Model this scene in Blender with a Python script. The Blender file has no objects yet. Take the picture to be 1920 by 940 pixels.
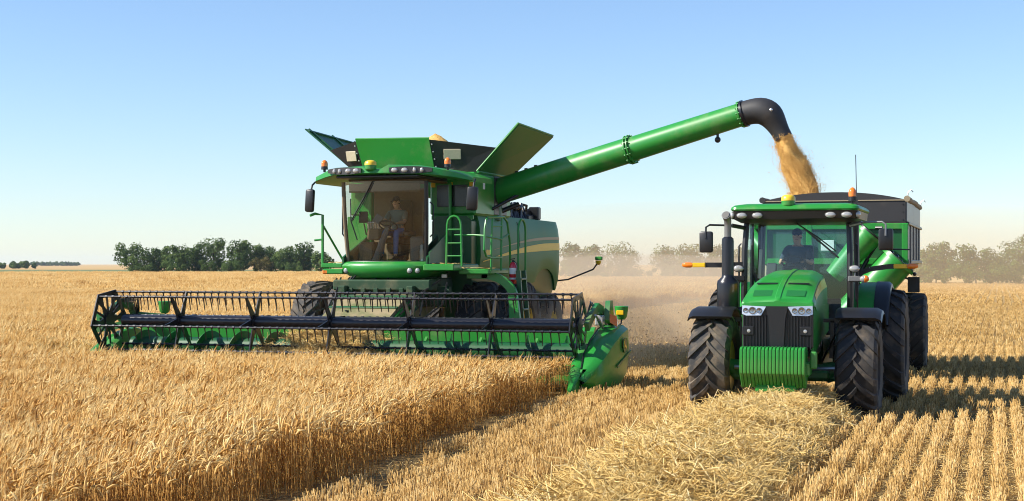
import bpy, bmesh, math, random
from mathutils import Vector, Matrix, Euler, noise as mnoise
rad = math.radians
sin, cos, pi = math.sin, math.cos, math.pi
random.seed(7)
scene = bpy.context.scene
COL = scene.collection

# ------------------------------------------------------------------ helpers
CENTER = {}

def V(*a):
    return Vector(a)

class MB:
    """collects shapes in field coordinates, builds ONE mesh object"""
    def __init__(self):
        self.v = []; self.f = []; self.m = []; self.cur = 0; self.tint = None
    def mat(self, i):
        self.cur = i; return self
    def add(self, verts, faces):
        b = len(self.v)
        self.v.extend([tuple(p) for p in verts])
        for f in faces:
            self.f.append(tuple(b + i for i in f)); self.m.append(self.cur)
        return self
    def box(self, c, s, rot=None, bev=0.0, seg=1):
        bm = bmesh.new()
        bmesh.ops.create_cube(bm, size=1.0)
        for v in bm.verts:
            v.co = Vector((v.co.x * s[0], v.co.y * s[1], v.co.z * s[2]))
        if bev > 0:
            bmesh.ops.bevel(bm, geom=bm.edges[:], offset=min(bev, min(s) * .45), segments=seg, affect='EDGES', profile=.5)
        M = Euler(rot).to_matrix() if rot is not None else Matrix.Identity(3)
        bm.verts.index_update()
        self.add([M @ v.co + Vector(c) for v in bm.verts], [[v.index for v in f.verts] for f in bm.faces])
        bm.free(); return self
    def bar(self, p0, p1, w, h, up=(0, 0, 1)):
        """rectangular bar from p0 to p1, w sideways, h along up"""
        p0 = Vector(p0); p1 = Vector(p1); d = (p1 - p0).normalized()
        u = Vector(up); sdw = d.cross(u)
        if sdw.length < 1e-4: sdw = d.cross(Vector((1, 0, 0)))
        sdw.normalize(); u = sdw.cross(d).normalized()
        vs = []
        for p in (p0, p1):
            for a, b in ((-1, -1), (1, -1), (1, 1), (-1, 1)):
                vs.append(p + sdw * a * w / 2 + u * b * h / 2)
        self.add(vs, [(3, 2, 1, 0), (4, 5, 6, 7), (0, 1, 5, 4), (1, 2, 6, 5), (2, 3, 7, 6), (3, 0, 4, 7)])
        return self
    def tube(self, pts, r, n=8, caps=True, closed=False):
        pts = [Vector(p) for p in pts]
        R = r if isinstance(r, (list, tuple)) else [r] * len(pts)
        L = len(pts); rings = []; prev = None
        for i, p in enumerate(pts):
            if closed: d = pts[(i + 1) % L] - pts[i - 1]
            else: d = pts[min(i + 1, L - 1)] - pts[max(i - 1, 0)]
            d.normalize()
            if prev is None:
                a = Vector((0, 0, 1)) if abs(d.z) < .9 else Vector((1, 0, 0))
                prev = d.cross(a).normalized()
            prev = (prev - d * prev.dot(d)).normalized()
            q = d.cross(prev)
            rings.append([p + (prev * cos(2 * pi * k / n) + q * sin(2 * pi * k / n)) * R[i] for k in range(n)])
        return self.loft(rings, caps=caps and not closed, loop=closed)
    def loft(self, rings, caps=True, loop=False, closed=True):
        n = len(rings[0]); vs = [p for r in rings for p in r]; fs = []
        m = len(rings)
        for i in range(m if loop else m - 1):
            j = (i + 1) % m
            for k in range(n if closed else n - 1):
                k2 = (k + 1) % n
                fs.append((i * n + k, i * n + k2, j * n + k2, j * n + k))
        if caps and not loop:
            fs.append(tuple(range(n - 1, -1, -1)))
            fs.append(tuple((m - 1) * n + k for k in range(n)))
        return self.add(vs, fs)
    def cyl(self, p0, p1, r0, r1=None, n=16, caps=True):
        return self.tube([p0, p1], [r0, r0 if r1 is None else r1], n, caps)
    def lathe(self, base, axis, prof, n=24, caps=True):
        """prof = (along axis, radius)"""
        base = Vector(base); a = Vector(axis).normalized()
        u = a.cross(Vector((0, 0, 1)))
        if u.length < 1e-3: u = a.cross(Vector((0, 1, 0)))
        u.normalize(); w = a.cross(u)
        rings = [[base + a * t + (u * cos(2 * pi * k / n) + w * sin(2 * pi * k / n)) * r for k in range(n)] for t, r in prof]
        return self.loft(rings, caps=caps)
    def prism(self, poly, off):
        """polygon (3-D points) extruded by vector off"""
        o = Vector(off); n = len(poly)
        a = [Vector(p) for p in poly]; b = [p + o for p in a]
        fs = [tuple(range(n - 1, -1, -1)), tuple(range(n, 2 * n))]
        for k in range(n): fs.append((k, (k + 1) % n, n + (k + 1) % n, n + k))
        return self.add(a + b, fs)
    def quad(self, *p):
        return self.add(p, [tuple(range(len(p)))])
    def sphere(self, c, r, n=12, m=8, sc=(1, 1, 1), half=False):
        rings = []
        top = pi / 2; bot = 0.0 if half else -pi / 2
        for i in range(m + 1):
            t = bot + (top - bot) * i / m
            rr = max(cos(t), 1e-3) * r
            rings.append([(c[0] + rr * cos(2 * pi * k / n) * sc[0], c[1] + rr * sin(2 * pi * k / n) * sc[1], c[2] + sin(t) * r * sc[2]) for k in range(n)])
        return self.loft(rings)
    def build(self, name, mats, parent=None, smooth=30, origin=None):
        if not isinstance(mats, (list, tuple)): mats = [mats]
        xs = [p[0] for p in self.v]; ys = [p[1] for p in self.v]; zs = [p[2] for p in self.v]
        c = Vector(origin) if origin is not None else Vector(((min(xs) + max(xs)) / 2, (min(ys) + max(ys)) / 2, (min(zs) + max(zs)) / 2 if parent else min(zs)))
        me = bpy.data.meshes.new(name)
        me.from_pydata([tuple(Vector(p) - c) for p in self.v], [], self.f)
        for m_ in mats: me.materials.append(m_)
        me.polygons.foreach_set('material_index', self.m)
        if self.tint is not None:
            at = me.attributes.new('tint', 'FLOAT', 'POINT'); at.data.foreach_set('value', self.tint)
        me.validate(); me.update()
        bm = bmesh.new(); bm.from_mesh(me)
        if len(bm.faces) < 60000: bmesh.ops.recalc_face_normals(bm, faces=bm.faces[:])
        bm.to_mesh(me); bm.free()
        if smooth is not None:
            me.polygons.foreach_set('use_smooth', [True] * len(me.polygons))
            try: me.set_sharp_from_angle(angle=rad(smooth))
            except Exception: pass
        o = bpy.data.objects.new(name, me); COL.objects.link(o)
        if parent is not None:
            o.parent = parent; o.location = c - CENTER[parent.name]
        else: o.location = c
        CENTER[o.name] = c
        return o

def root(name, loc, label, cat, group=None):
    o = bpy.data.objects.new(name, None); COL.objects.link(o)
    o.location = loc; o.empty_display_size = .3
    CENTER[o.name] = Vector(loc)
    return tag(o, label, cat, group)

def tag(o, label=None, cat=None, group=None, kind=None):
    if label: o['label'] = label
    if cat: o['category'] = cat
    if group: o['group'] = group
    if kind: o['kind'] = kind
    return o

def sstep(a, b, x):
    t = min(1, max(0, (x - a) / (b - a))); return t * t * (3 - 2 * t)
def lerp(a, b, t): return a + (b - a) * t

# ------------------------------------------------------------------ materials
class NT:
    def __init__(self, name):
        self.m = bpy.data.materials.new(name); self.m.use_nodes = True
        self.t = self.m.node_tree; self.n = self.t.nodes
        self.b = self.n['Principled BSDF']; self.out = self.n['Material Output']
    def new(self, ty, **kw):
        x = self.n.new(ty)
        for k, v in kw.items(): setattr(x, k, v)
        return x
    def link(self, a, b): self.t.links.new(a, b)
    def noise(self, scale, detail=4, rough=.55, vec=None, dim='3D'):
        x = self.new('ShaderNodeTexNoise'); x.inputs['Scale'].default_value = scale
        x.inputs['Detail'].default_value = detail; x.inputs['Roughness'].default_value = rough
        if vec is not None: self.link(vec, x.inputs['Vector'])
        return x.outputs['Fac']
    def coord(self, k='Object', scale=None):
        c = self.new('ShaderNodeTexCoord').outputs[k]
        if scale is None: return c
        m = self.new('ShaderNodeMapping'); m.inputs['Scale'].default_value = scale
        self.link(c, m.inputs['Vector']); return m.outputs['Vector']
    def pos(self, scale=None):
        c = self.new('ShaderNodeNewGeometry').outputs['Position']
        if scale is None: return c
        m = self.new('ShaderNodeMapping'); m.inputs['Scale'].default_value = scale
        self.link(c, m.inputs['Vector']); return m.outputs['Vector']
    def ramp(self, fac, stops):
        r = self.new('ShaderNodeValToRGB'); e = r.color_ramp.elements
        while len(e) < len(stops): e.new(.5)
        for i, (p, c) in enumerate(stops):
            e[i].position = p; e[i].color = (*c, 1) if len(c) == 3 else c
        self.link(fac, r.inputs['Fac']); return r.outputs['Color']
    def mix(self, fac, a, b, mode='MIX'):
        x = self.new('ShaderNodeMix', data_type='RGBA', blend_type=mode)
        for s, v in ((x.inputs['Factor'], fac), (x.inputs['A'], a), (x.inputs['B'], b)):
            if isinstance(v, (int, float)): s.default_value = v
            elif isinstance(v, tuple): s.default_value = (*v, 1) if len(v) == 3 else v
            else: self.link(v, s)
        return x.outputs['Result']
    def bump(self, h, strength=.3, dist=.02):
        x = self.new('ShaderNodeBump'); x.inputs['Strength'].default_value = strength
        x.inputs['Distance'].default_value = dist; self.link(h, x.inputs['Height'])
        self.link(x.outputs['Normal'], self.b.inputs['Normal'])
    def attr(self, name):
        x = self.new('ShaderNodeAttribute'); x.attribute_name = name; return x.outputs['Fac']
    def set(self, **kw):
        for k, v in kw.items():
            s = self.b.inputs[k.replace('_', ' ')]
            if isinstance(v, tuple): v = (*v, 1) if len(v) == 3 else v
            if isinstance(v, (int, float, tuple)): s.default_value = v
            else: self.link(v, s)
        return self

DUST = (.36, .26, .15)
def paint(name, col, rough=.32, coat=.35, dust=.25, metal=0.0, dscale=1.1, bump=0.0):
    """painted or moulded surface with a film of field dust and fine wear"""
    t = NT(name)
    n = t.noise(dscale, 6, .62, t.coord())
    f = t.noise(34, 3, .6, t.coord())
    lo = .62 - .32 * dust
    fac = t.ramp(n, [(lo, (0, 0, 0)), (min(.98, lo + .38), (min(1, dust * 1.5),) * 3)])
    fac2 = t.mix(.45, fac, f, 'MULTIPLY')
    base = t.mix(.12, col, f, 'OVERLAY')
    c = t.mix(fac2, base, DUST)
    r = t.mix(fac2, (rough,) * 3, (.85,) * 3)
    t.set(Base_Color=c, Roughness=r, Metallic=metal, Coat_Weight=coat, Coat_Roughness=.12)
    if bump: t.bump(t.noise(60, 3, .6, t.coord()), bump, .01)
    return t.m

def plain(name, col, rough=.5, metal=0.0, **kw):
    t = NT(name); n = t.noise(18, 4, .6, t.coord())
    c = t.mix(.18, col, n, 'OVERLAY')
    t.set(Base_Color=c, Roughness=rough, Metallic=metal, **kw); return t.m

def glassmat(name, tint, refl=.12, rough=.02):
    t = NT(name); t.n.remove(t.b)
    tr = t.new('ShaderNodeBsdfTransparent'); tr.inputs['Color'].default_value = (*tint, 1)
    gl = t.new('ShaderNodeBsdfGlossy'); gl.inputs['Roughness'].default_value = rough
    fr = t.new('ShaderNodeFresnel'); fr.inputs['IOR'].default_value = 1.5
    mx = t.new('ShaderNodeMixShader')
    mr = t.new('ShaderNodeMapRange'); mr.inputs['From Min'].default_value = 0; mr.inputs['From Max'].default_value = 1
    mr.inputs['To Min'].default_value = refl - .04; mr.inputs['To Max'].default_value = 1
    t.link(fr.outputs['Fac'], mr.inputs['Value']); t.link(mr.outputs['Result'], mx.inputs['Fac'])
    t.link(tr.outputs[0], mx.inputs[1]); t.link(gl.outputs[0], mx.inputs[2])
    # a thin uneven film of dust on the pane
    df = t.new('ShaderNodeBsdfDiffuse'); df.inputs['Color'].default_value = (.42, .34, .24, 1)
    m2 = t.new('ShaderNodeMixShader')
    fac = t.ramp(t.noise(2.2, 5, .6, t.coord()), [(.35, (.008,) * 3), (.8, (.018,) * 3)])
    t.link(fac, m2.inputs['Fac']); t.link(mx.outputs[0], m2.inputs[1]); t.link(df.outputs[0], m2.inputs[2])
    t.link(m2.outputs[0], t.out.inputs['Surface']); return t.m

def strawmat(name, stops, trans=.35, rough=.65):
    """dry plant matter: colour varies from stalk to stalk, some light passes through"""
    t = NT(name)
    a = t.attr('tint')
    oi = t.new('ShaderNodeObjectInfo').outputs['Random']
    ad = t.new('ShaderNodeMath', operation='MULTIPLY_ADD'); t.link(oi, ad.inputs[0]); ad.inputs[1].default_value = .22; t.link(a, ad.inputs[2])
    big = t.noise(.16, 3, .5, t.pos())
    ad2 = t.new('ShaderNodeMath', operation='MULTIPLY_ADD'); t.link(big, ad2.inputs[0]); ad2.inputs[1].default_value = .5; t.link(ad.outputs[0], ad2.inputs[2])
    s3 = t.new('ShaderNodeMath', operation='SUBTRACT'); t.link(ad2.outputs[0], s3.inputs[0]); s3.inputs[1].default_value = .36
    c = t.ramp(s3.outputs[0], stops)
    t.set(Base_Color=c, Roughness=rough)
    t.b.inputs['Specular IOR Level'].default_value = .25
    tl = t.new('ShaderNodeBsdfTranslucent'); t.link(c, tl.inputs['Color'])
    mx = t.new('ShaderNodeMixShader'); mx.inputs['Fac'].default_value = trans
    t.link(t.b.outputs[0], mx.inputs[1]); t.link(tl.outputs[0], mx.inputs[2]); t.link(mx.outputs[0], t.out.inputs['Surface'])
    return t.m

GREEN = (.018, .235, .028)
M = {}
M['green'] = paint('green_paint', GREEN, .38, .12, .34, dscale=1.8)
M['green_dusty'] = paint('dusty_green_paint', (.012, .16, .03), .42, .12, .5, dscale=.7)
M['green_side'] = paint('side_panel_green', (.022, .165, .036), .46, .05, .24, dscale=.45)
M['green_side'].node_tree.nodes['Principled BSDF'].inputs['Specular IOR Level'].default_value = .22
M['green_mesh'] = paint('green_screen', (.008, .13, .022), .5, .1, .15)
M['feeder'] = paint('dusty_feeder_paint', (.06, .11, .02), .7, .0, 1.2, dscale=2.6)
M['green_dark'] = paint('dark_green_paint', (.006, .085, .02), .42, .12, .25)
M['yellow'] = paint('yellow_paint', (.78, .52, .02), .35, .3, .12)
M['stripe'] = paint('stripe_yellow', (.92, .58, .035), .5, .05, .05)
M['green_shaded'] = paint('shade_darkened_green_paint', (.008, .045, .012), .6, .0, .4, dscale=3)  # shade under the cab put into the green as a darker colour, plus dust
M['lug'] = paint('dusty_lug_rubber', (.050, .045, .040), .8, 0, .55, dscale=5, bump=.25)
M['lug_dark'] = paint('lug_rubber', (.030, .028, .027), .8, 0, .4, dscale=5, bump=.25)
M['stripe_tan'] = paint('stripe_tan', (.34, .22, .06), .5, .1, .3)
M['black'] = paint('black_plastic', (.010, .010, .011), .40, .05, .08)
M['black_gloss'] = paint('black_gloss', (.012, .012, .014), .2, .3, .1)
M['blacksteel'] = paint('black_steel', (.013, .013, .018), .32, .15, .10, .2)
M['rubber'] = paint('tyre_rubber', (.018, .017, .017), .7, 0, .38, dscale=3.0, bump=.25)
M['rubber_dusty'] = paint('dusty_tyre_rubber', (.030, .028, .026), .72, 0, .55, dscale=5.0, bump=.25)
M['tarp'] = paint('black_tarp', (.026, .025, .026), .6, 0, .22, dscale=.8, bump=.15)
M['gusset'] = paint('black_rubber_sheet', (.013, .012, .012), .6, 0, .25, dscale=1.5)
M['grey'] = paint('grey_metal', (.2, .2, .2), .4, .1, .3, .5)
M['cartside'] = paint('cart_side_sheet', (.15, .15, .145), .42, .1, .25)
M['chrome'] = plain('chrome', (.8, .8, .8), .12, 1.0)
M['silver'] = plain('silver_housing', (.62, .62, .64), .25, .6)
M['lens'] = plain('lamp_lens', (.42, .41, .39), .12, 0.3, Coat_Weight=.5)
M['lensdark'] = plain('lamp_reflector', (.35, .35, .36), .1, .8)
M['orange'] = plain('orange_lens', (.85, .20, .01), .15, 0.0, Coat_Weight=.6)
M['amberface'] = plain('yellow_reflector', (.80, .48, .01), .3)
M['red'] = plain('red_paint', (.55, .01, .02), .25, 0.0, Coat_Weight=.5)
M['white'] = plain('white_label', (.75, .75, .72), .5)
M['window_tan'] = plain('dusty_window', (.50, .42, .30), .35)
M['canvas'] = plain('tan_canvas', (.30, .24, .15), .8)
M['glass_tractor'] = glassmat('tractor_glass', (.80, .95, .93), .07)
M['glass_combine'] = glassmat('combine_glass', (.90, .91, .84), .075)
M['glass_dark'] = glassmat('dark_glass', (.30, .38, .38), .14)
M['mirror'] = plain('mirror_face', (.8, .8, .8), .05, 1.0)
M['interior'] = plain('cab_interior', (.20, .145, .085), .75)
M['interior_dark'] = plain('cab_interior_dark', (.035, .036, .038), .6)
M['interior_grey'] = plain('cab_console', (.22, .22, .21), .5)
M['seat'] = plain('seat_cloth', (.09, .068, .045), .85)
M['skin'] = plain('skin', (.60, .34, .22), .55)
M['jeans'] = plain('blue_jeans', (.06, .17, .45), .85)
M['shirt'] = plain('grey_green_shirt', (.13, .19, .17), .85)
M['navy'] = plain('navy_shirt', (.03, .05, .075), .85)
M['hair'] = plain('brown_hair', (.05, .03, .018), .7)
M['capcloth'] = plain('dark_cap', (.015, .02, .035), .8)
M['shoe'] = plain('boot_leather', (.06, .035, .02), .6)
M['eye'] = plain('eye', (.03, .02, .015), .2)
M['steel_bright'] = paint('worn_steel', (.42, .41, .40), .3, 0, .3, .8)
M['straw_mat'] = None

wheat_stops = [(.0, (.27, .12, .020)), (.25, (.50, .26, .055)), (.5, (.69, .395, .108)), (.75, (.83, .55, .195)), (1.0, (.92, .72, .35))]
M['wheat'] = strawmat('ripe_wheat', wheat_stops, .32)
M['stubble'] = strawmat('stubble_straw', [(.0, (.26, .14, .030)), (.3, (.55, .325, .095)), (.6, (.75, .50, .185)), (1.0, (.90, .70, .35))], .25)
M['straw'] = strawmat('cut_straw', [(.0, (.38, .22, .05)), (.3, (.74, .51, .17)), (.6, (.88, .66, .27)), (1.0, (.94, .80, .46))], .3)

def grainmat(name, a, b, scale):
    t = NT(name); n = t.noise(scale, 3, .7, t.coord())
    t.set(Base_Color=t.ramp(n, [(.3, a), (.7, b)]), Roughness=.6); t.bump(n, .8, .03); return t.m
M['grain'] = grainmat('wheat_grain', (.44, .21, .04), (.86, .54, .15), 30)
M['straw_mat'] = grainmat('cut_crop_mat', (.20, .115, .025), (.60, .41, .13), 14)

def soil():
    t = NT('stubble_soil')
    n1 = t.noise(3.0, 8, .7, t.pos((1, .35, 1))); n2 = t.noise(28, 4, .7, t.pos((1, .5, 1)))
    c1 = t.ramp(n2, [(.3, (.07, .042, .018)), (.5, (.20, .12, .045)), (.72, (.46, .31, .12))])
    c2 = t.ramp(n2, [(.3, (.16, .10, .035)), (.7, (.55, .39, .16))])
    # far away the single stalks blend into an even straw colour
    cd = t.new('ShaderNodeSeparateXYZ'); t.link(t.pos(), cd.inputs[0])
    mr = t.new('ShaderNodeMapRange'); t.link(cd.outputs['Y'], mr.inputs['Value']); mr.inputs['From Min'].default_value = 60; mr.inputs['From Max'].default_value = 190
    c3 = t.mix(mr.outputs[0], t.mix(t.ramp(n1, [(.4, (0,) * 3), (.65, (1,) * 3)]), c1, c2), t.mix(t.noise(.05, 4, .6, t.pos((1, .3, 1))), (.52, .34, .135), (.68, .47, .21)))
    t.set(Base_Color=c3, Roughness=.95); t.b.inputs['Specular IOR Level'].default_value = .1
    t.bump(n2, .7, .04); return t.m
M['soil'] = soil()
def farfield():
    t = NT('distant_wheat')
    n = t.noise(.02, 5, .6, t.pos((.4, 1.6, 1)))
    t.set(Base_Color=t.ramp(n, [(.3, (.40, .235, .07)), (.7, (.56, .37, .14))]), Roughness=.95); return t.m
M['farfield'] = farfield()
def verge():
    t = NT('green_verge'); n = t.noise(.25, 6, .65, t.pos((.3, 1, 1)))
    t.set(Base_Color=t.ramp(n, [(.3, (.05, .085, .018)), (.5, (.13, .16, .04)), (.7, (.26, .24, .075))]), Roughness=.95); return t.m
M['verge'] = verge()
def leaves(name, a, b, c):
    t = NT(name); n = t.noise(.55, 4, .65, t.pos()); r = t.attr('tint')
    f = t.mix(.55, n, r)
    col = t.ramp(f, [(.3, a), (.5, b), (.72, c)])
    t.set(Base_Color=col, Roughness=.7); t.b.inputs['Specular IOR Level'].default_value = .2
    tl = t.new('ShaderNodeBsdfTranslucent'); t.link(col, tl.inputs['Color'])
    mx = t.new('ShaderNodeMixShader'); mx.inputs['Fac'].default_value = .3
    t.link(t.b.outputs[0], mx.inputs[1]); t.link(tl.outputs[0], mx.inputs[2]); t.link(mx.outputs[0], t.out.inputs['Surface'])
    return t.m
M['leaf'] = leaves('green_leaves', (.045, .080, .018), (.095, .155, .035), (.165, .225, .06))
M['leaf_olive'] = leaves('olive_leaves', (.07, .065, .016), (.15, .125, .035), (.22, .18, .06))
M['bark'] = plain('bark', (.085, .065, .05), .9)

# ------------------------------------------------------------------ camera, light, sky
YAW = rad(17.5)
cam = bpy.data.cameras.new('camera'); camo = bpy.data.objects.new('camera', cam); COL.objects.link(camo)
camo.location = (0, 0, 2.45); camo.rotation_euler = (rad(90), 0, YAW)
cam.sensor_width = 36; cam.lens = 36 * 2900 / 1920; cam.shift_y = 25 / 1920
cam.clip_start = .1; cam.clip_end = 12000
scene.camera = camo
SUN_EL, SUN_DIR = 38, 28            # light travels along field angle 27 deg (from +X towards +Y)
lv = Vector((cos(rad(SUN_DIR)) * cos(rad(SUN_EL)), sin(rad(SUN_DIR)) * cos(rad(SUN_EL)), -sin(rad(SUN_EL))))
sd = bpy.data.lights.new('sun', 'SUN'); so = bpy.data.objects.new('sun', sd); COL.objects.link(so)
sd.energy = 5.0; sd.angle = rad(.5); sd.color = (1, .945, .85)
so.rotation_euler = lv.to_track_quat('-Z', 'Y').to_euler(); so.location = (-30, -20, 40)
w = bpy.data.worlds.new('World'); scene.world = w; w.use_nodes = True
nt = w.node_tree; bg = nt.nodes['Background']; sky = nt.nodes.new('ShaderNodeTexSky')
sky.sky_type = 'NISHITA'; sky.sun_disc = False; sky.sun_elevation = rad(SUN_EL)
sky.sun_rotation = math.atan2(-lv.x, -lv.y) % (2 * pi)
sky.altitude = 300; sky.air_density = 1.0; sky.dust_density = 0.2; sky.ozone_density = 3.0
tint = nt.nodes.new('ShaderNodeMix'); tint.data_type = 'RGBA'; tint.blend_type = 'MULTIPLY'
tint.inputs['Factor'].default_value = 1; tint.inputs['B'].default_value = (.93, .985, 1.10, 1)
nt.links.new(sky.outputs[0], tint.inputs['A']); nt.links.new(tint.outputs['Result'], bg.inputs[0]); bg.inputs[1].default_value = .10
scene.view_settings.view_transform = 'Standard'; scene.view_settings.look = 'None'
scene.view_settings.exposure = 0.7; scene.view_settings.gamma = 1
scene.cycles.use_denoising = True; scene.cycles.denoising_prefilter = 'ACCURATE'; scene.cycles.filter_width = 1.05
scene.cycles.max_bounces = 8; scene.cycles.transparent_max_bounces = 16; scene.cycles.volume_bounces = 3
scene.cycles.diffuse_bounces = 3; scene.cycles.glossy_bounces = 3
scene.cycles.volume_step_rate = 2.0; scene.cycles.volume_max_steps = 128
# ------------------------------------------------------------------ land
CS, SN = cos(YAW), sin(YAW)
def depth(x, y): return -SN * x + CS * y
def side(x, y): return CS * x + SN * y
def field(xc, d): return (CS * xc - SN * d, SN * xc + CS * d)
def ground_z(x, y):
    if y < 40: return 0.0
    k = sstep(-.41, -.29, x / max(y, 1))
    return -.72 * sstep(90, 260, y) * k

CUT_X, CUT_Y = -7.75, 28.35           # edge of the standing crop, reach of the cutter bar
HX0, HX1 = -18.1, -7.75
def standing(x, y):
    if depth(x, y) > 322: return False
    e = CUT_X + .20 + max(0, 28.3 - y) * .062 + .10 * mnoise.noise((0, y * .7, 3.1))
    if y < CUT_Y - .1: return x < e
    return x < HX0 - .2 + .1 * mnoise.noise((4, y * .5, 0))

def make_ground():
    m = MB()
    xs = [-4500, -2500, -1400, -800, -450, -250, -160, -110, -80, -60, -45, -30, -20, -14, -10, -6, -2, 2, 8, 16, 30, 60, 120, 250, 600, 1400, 3000]
    ys = [-60, -20, 0, 10, 20, 30, 40, 60, 80, 100, 120, 140, 160, 180, 200, 230, 260, 300, 340, 420, 560, 800, 1300, 2200, 3600, 5500]
    n = len(xs)
    m.add([(x, y, ground_z(x, y)) for y in ys for x in xs],
          [(j * n + i, j * n + i + 1, (j + 1) * n + i + 1, (j + 1) * n + i) for j in range(len(ys) - 1) for i in range(n - 1)])
    o = m.build('ground', M['soil'], None, 60, origin=(0, 0, 0)); tag(o, kind='structure')
    # strip of rough grass at the far end of the crop and the pale fields past it
    def sheet(name, d0, d1, x0, x1, mat, z, nx=24, ny=6):
        q = MB(); vs = []
        for j in range(ny + 1):
            for i in range(nx + 1):
                d = lerp(d0, d1, j / ny) + 3 * mnoise.noise((i * .7, j, 2)) * (1 if j in (0, ny) else 0)
                x, y = field(lerp(x0, x1, i / nx) * d, d); vs.append((x, y, z + ground_z(x, y)))
        q.add(vs, [(j * (nx + 1) + i, j * (nx + 1) + i + 1, (j + 1) * (nx + 1) + i + 1, (j + 1) * (nx + 1) + i) for j in range(ny) for i in range(nx)])
        return q.build(name, mat, None, 60, origin=(0, 0, 0))
    tag(sheet('grass_verge', 318, 640, -.5, .0, M['verge'], .02), kind='structure')
    tag(sheet('far_field', 636, 4200, -.6, .05, M['farfield'], .05), kind='structure')
make_ground()

# ------------------------------------------------------------------ scattered cover (crop, stubble, straw)
def scatter(name, pts, sources, label, cat):
    """pts: (x, y, z, rx, ry, rz, scale, index); one object of uncountable ground cover"""
    src = bpy.data.collections.new(name + '_pieces')
    for o in sources: src.objects.link(o)
    me = bpy.data.meshes.new(name); me.from_pydata([p[:3] for p in pts], [], [])
    a = me.attributes.new('rot', 'FLOAT_VECTOR', 'POINT'); a.data.foreach_set('vector', [c for p in pts for c in p[3:6]])
    a = me.attributes.new('scl', 'FLOAT', 'POINT'); a.data.foreach_set('value', [p[6] for p in pts])
    a = me.attributes.new('idx', 'INT', 'POINT'); a.data.foreach_set('value', [int(p[7]) for p in pts])
    o = bpy.data.objects.new(name, me); COL.objects.link(o)
    g = bpy.data.node_groups.new(name + '_nodes', 'GeometryNodeTree')
    g.interface.new_socket('Geometry', in_out='INPUT', socket_type='NodeSocketGeometry')
    g.interface.new_socket('Geometry', in_out='OUTPUT', socket_type='NodeSocketGeometry')
    N = g.nodes; L = g.links
    gi = N.new('NodeGroupInput'); go = N.new('NodeGroupOutput'); ip = N.new('GeometryNodeInstanceOnPoints')
    ci = N.new('GeometryNodeCollectionInfo'); ci.inputs['Collection'].default_value = src
    ci.inputs['Separate Children'].default_value = True; ci.inputs['Reset Children'].default_value = True
    def na(nm, ty):
        x = N.new('GeometryNodeInputNamedAttribute'); x.data_type = ty; x.inputs['Name'].default_value = nm; return x.outputs['Attribute']
    er = N.new('FunctionNodeEulerToRotation'); L.new(na('rot', 'FLOAT_VECTOR'), er.inputs[0])
    L.new(gi.outputs[0], ip.inputs['Points']); L.new(ci.outputs[0], ip.inputs['Instance']); ip.inputs['Pick Instance'].default_value = True
    L.new(na('idx', 'INT'), ip.inputs['Instance Index']); L.new(er.outputs[0], ip.inputs['Rotation']); L.new(na('scl', 'FLOAT'), ip.inputs['Scale'])
    L.new(ip.outputs[0], go.inputs[0])
    md = o.modifiers.new('scatter', 'NODES'); md.node_group = g
    tag(o, label, cat, kind='stuff'); return o

class Sheaf:
    """loose mesh of stalks with a per-stalk tint"""
    def __init__(s): s.v = []; s.f = []; s.t = []
    def ribbon(s, pts, w, t, ax=None):
        b = len(s.v); n = len(pts)
        for i, p in enumerate(pts):
            ww = w[i] if isinstance(w, (list, tuple)) else w
            a = ax
            s.v.append((p[0] - a[0] * ww / 2, p[1] - a[1] * ww / 2, p[2] - a[2] * ww / 2)); s.v.append((p[0] + a[0] * ww / 2, p[1] + a[1] * ww / 2, p[2] + a[2] * ww / 2))
            s.t += [t, t]
        for i in range(n - 1): s.f.append((b + 2 * i, b + 2 * i + 1, b + 2 * i + 3, b + 2 * i + 2))
    def rod(s, pts, rs, t, n=3):
        b = len(s.v); L = len(pts)
        for i, p in enumerate(pts):
            d = (Vector(pts[min(i + 1, L - 1)]) - Vector(pts[max(0, i - 1)])).normalized()
            a = Vector((0, 0, 1)) if abs(d.z) < .8 else Vector((1, 0, 0)); u = d.cross(a).normalized(); w_ = d.cross(u)
            for k in range(n):
                q = Vector(p) + (u * cos(2 * pi * k / n) + w_ * sin(2 * pi * k / n)) * rs[i]
                s.v.append(tuple(q)); s.t.append(t)
        for i in range(L - 1):
            for k in range(n): s.f.append((b + i * n + k, b + i * n + (k + 1) % n, b + (i + 1) * n + (k + 1) % n, b + (i + 1) * n + k))
        s.f.append(tuple(b + (L - 1) * n + k for k in range(n)))
    def obj(s, name, mat):
        me = bpy.data.meshes.new(name); me.from_pydata(s.v, [], s.f); me.materials.append(mat)
        a = me.attributes.new('tint', 'FLOAT', 'POINT'); a.data.foreach_set('value', s.t)
        me.polygons.foreach_set('use_smooth', [True] * len(me.polygons)); me.update()
        return bpy.data.objects.new(name, me)

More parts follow.
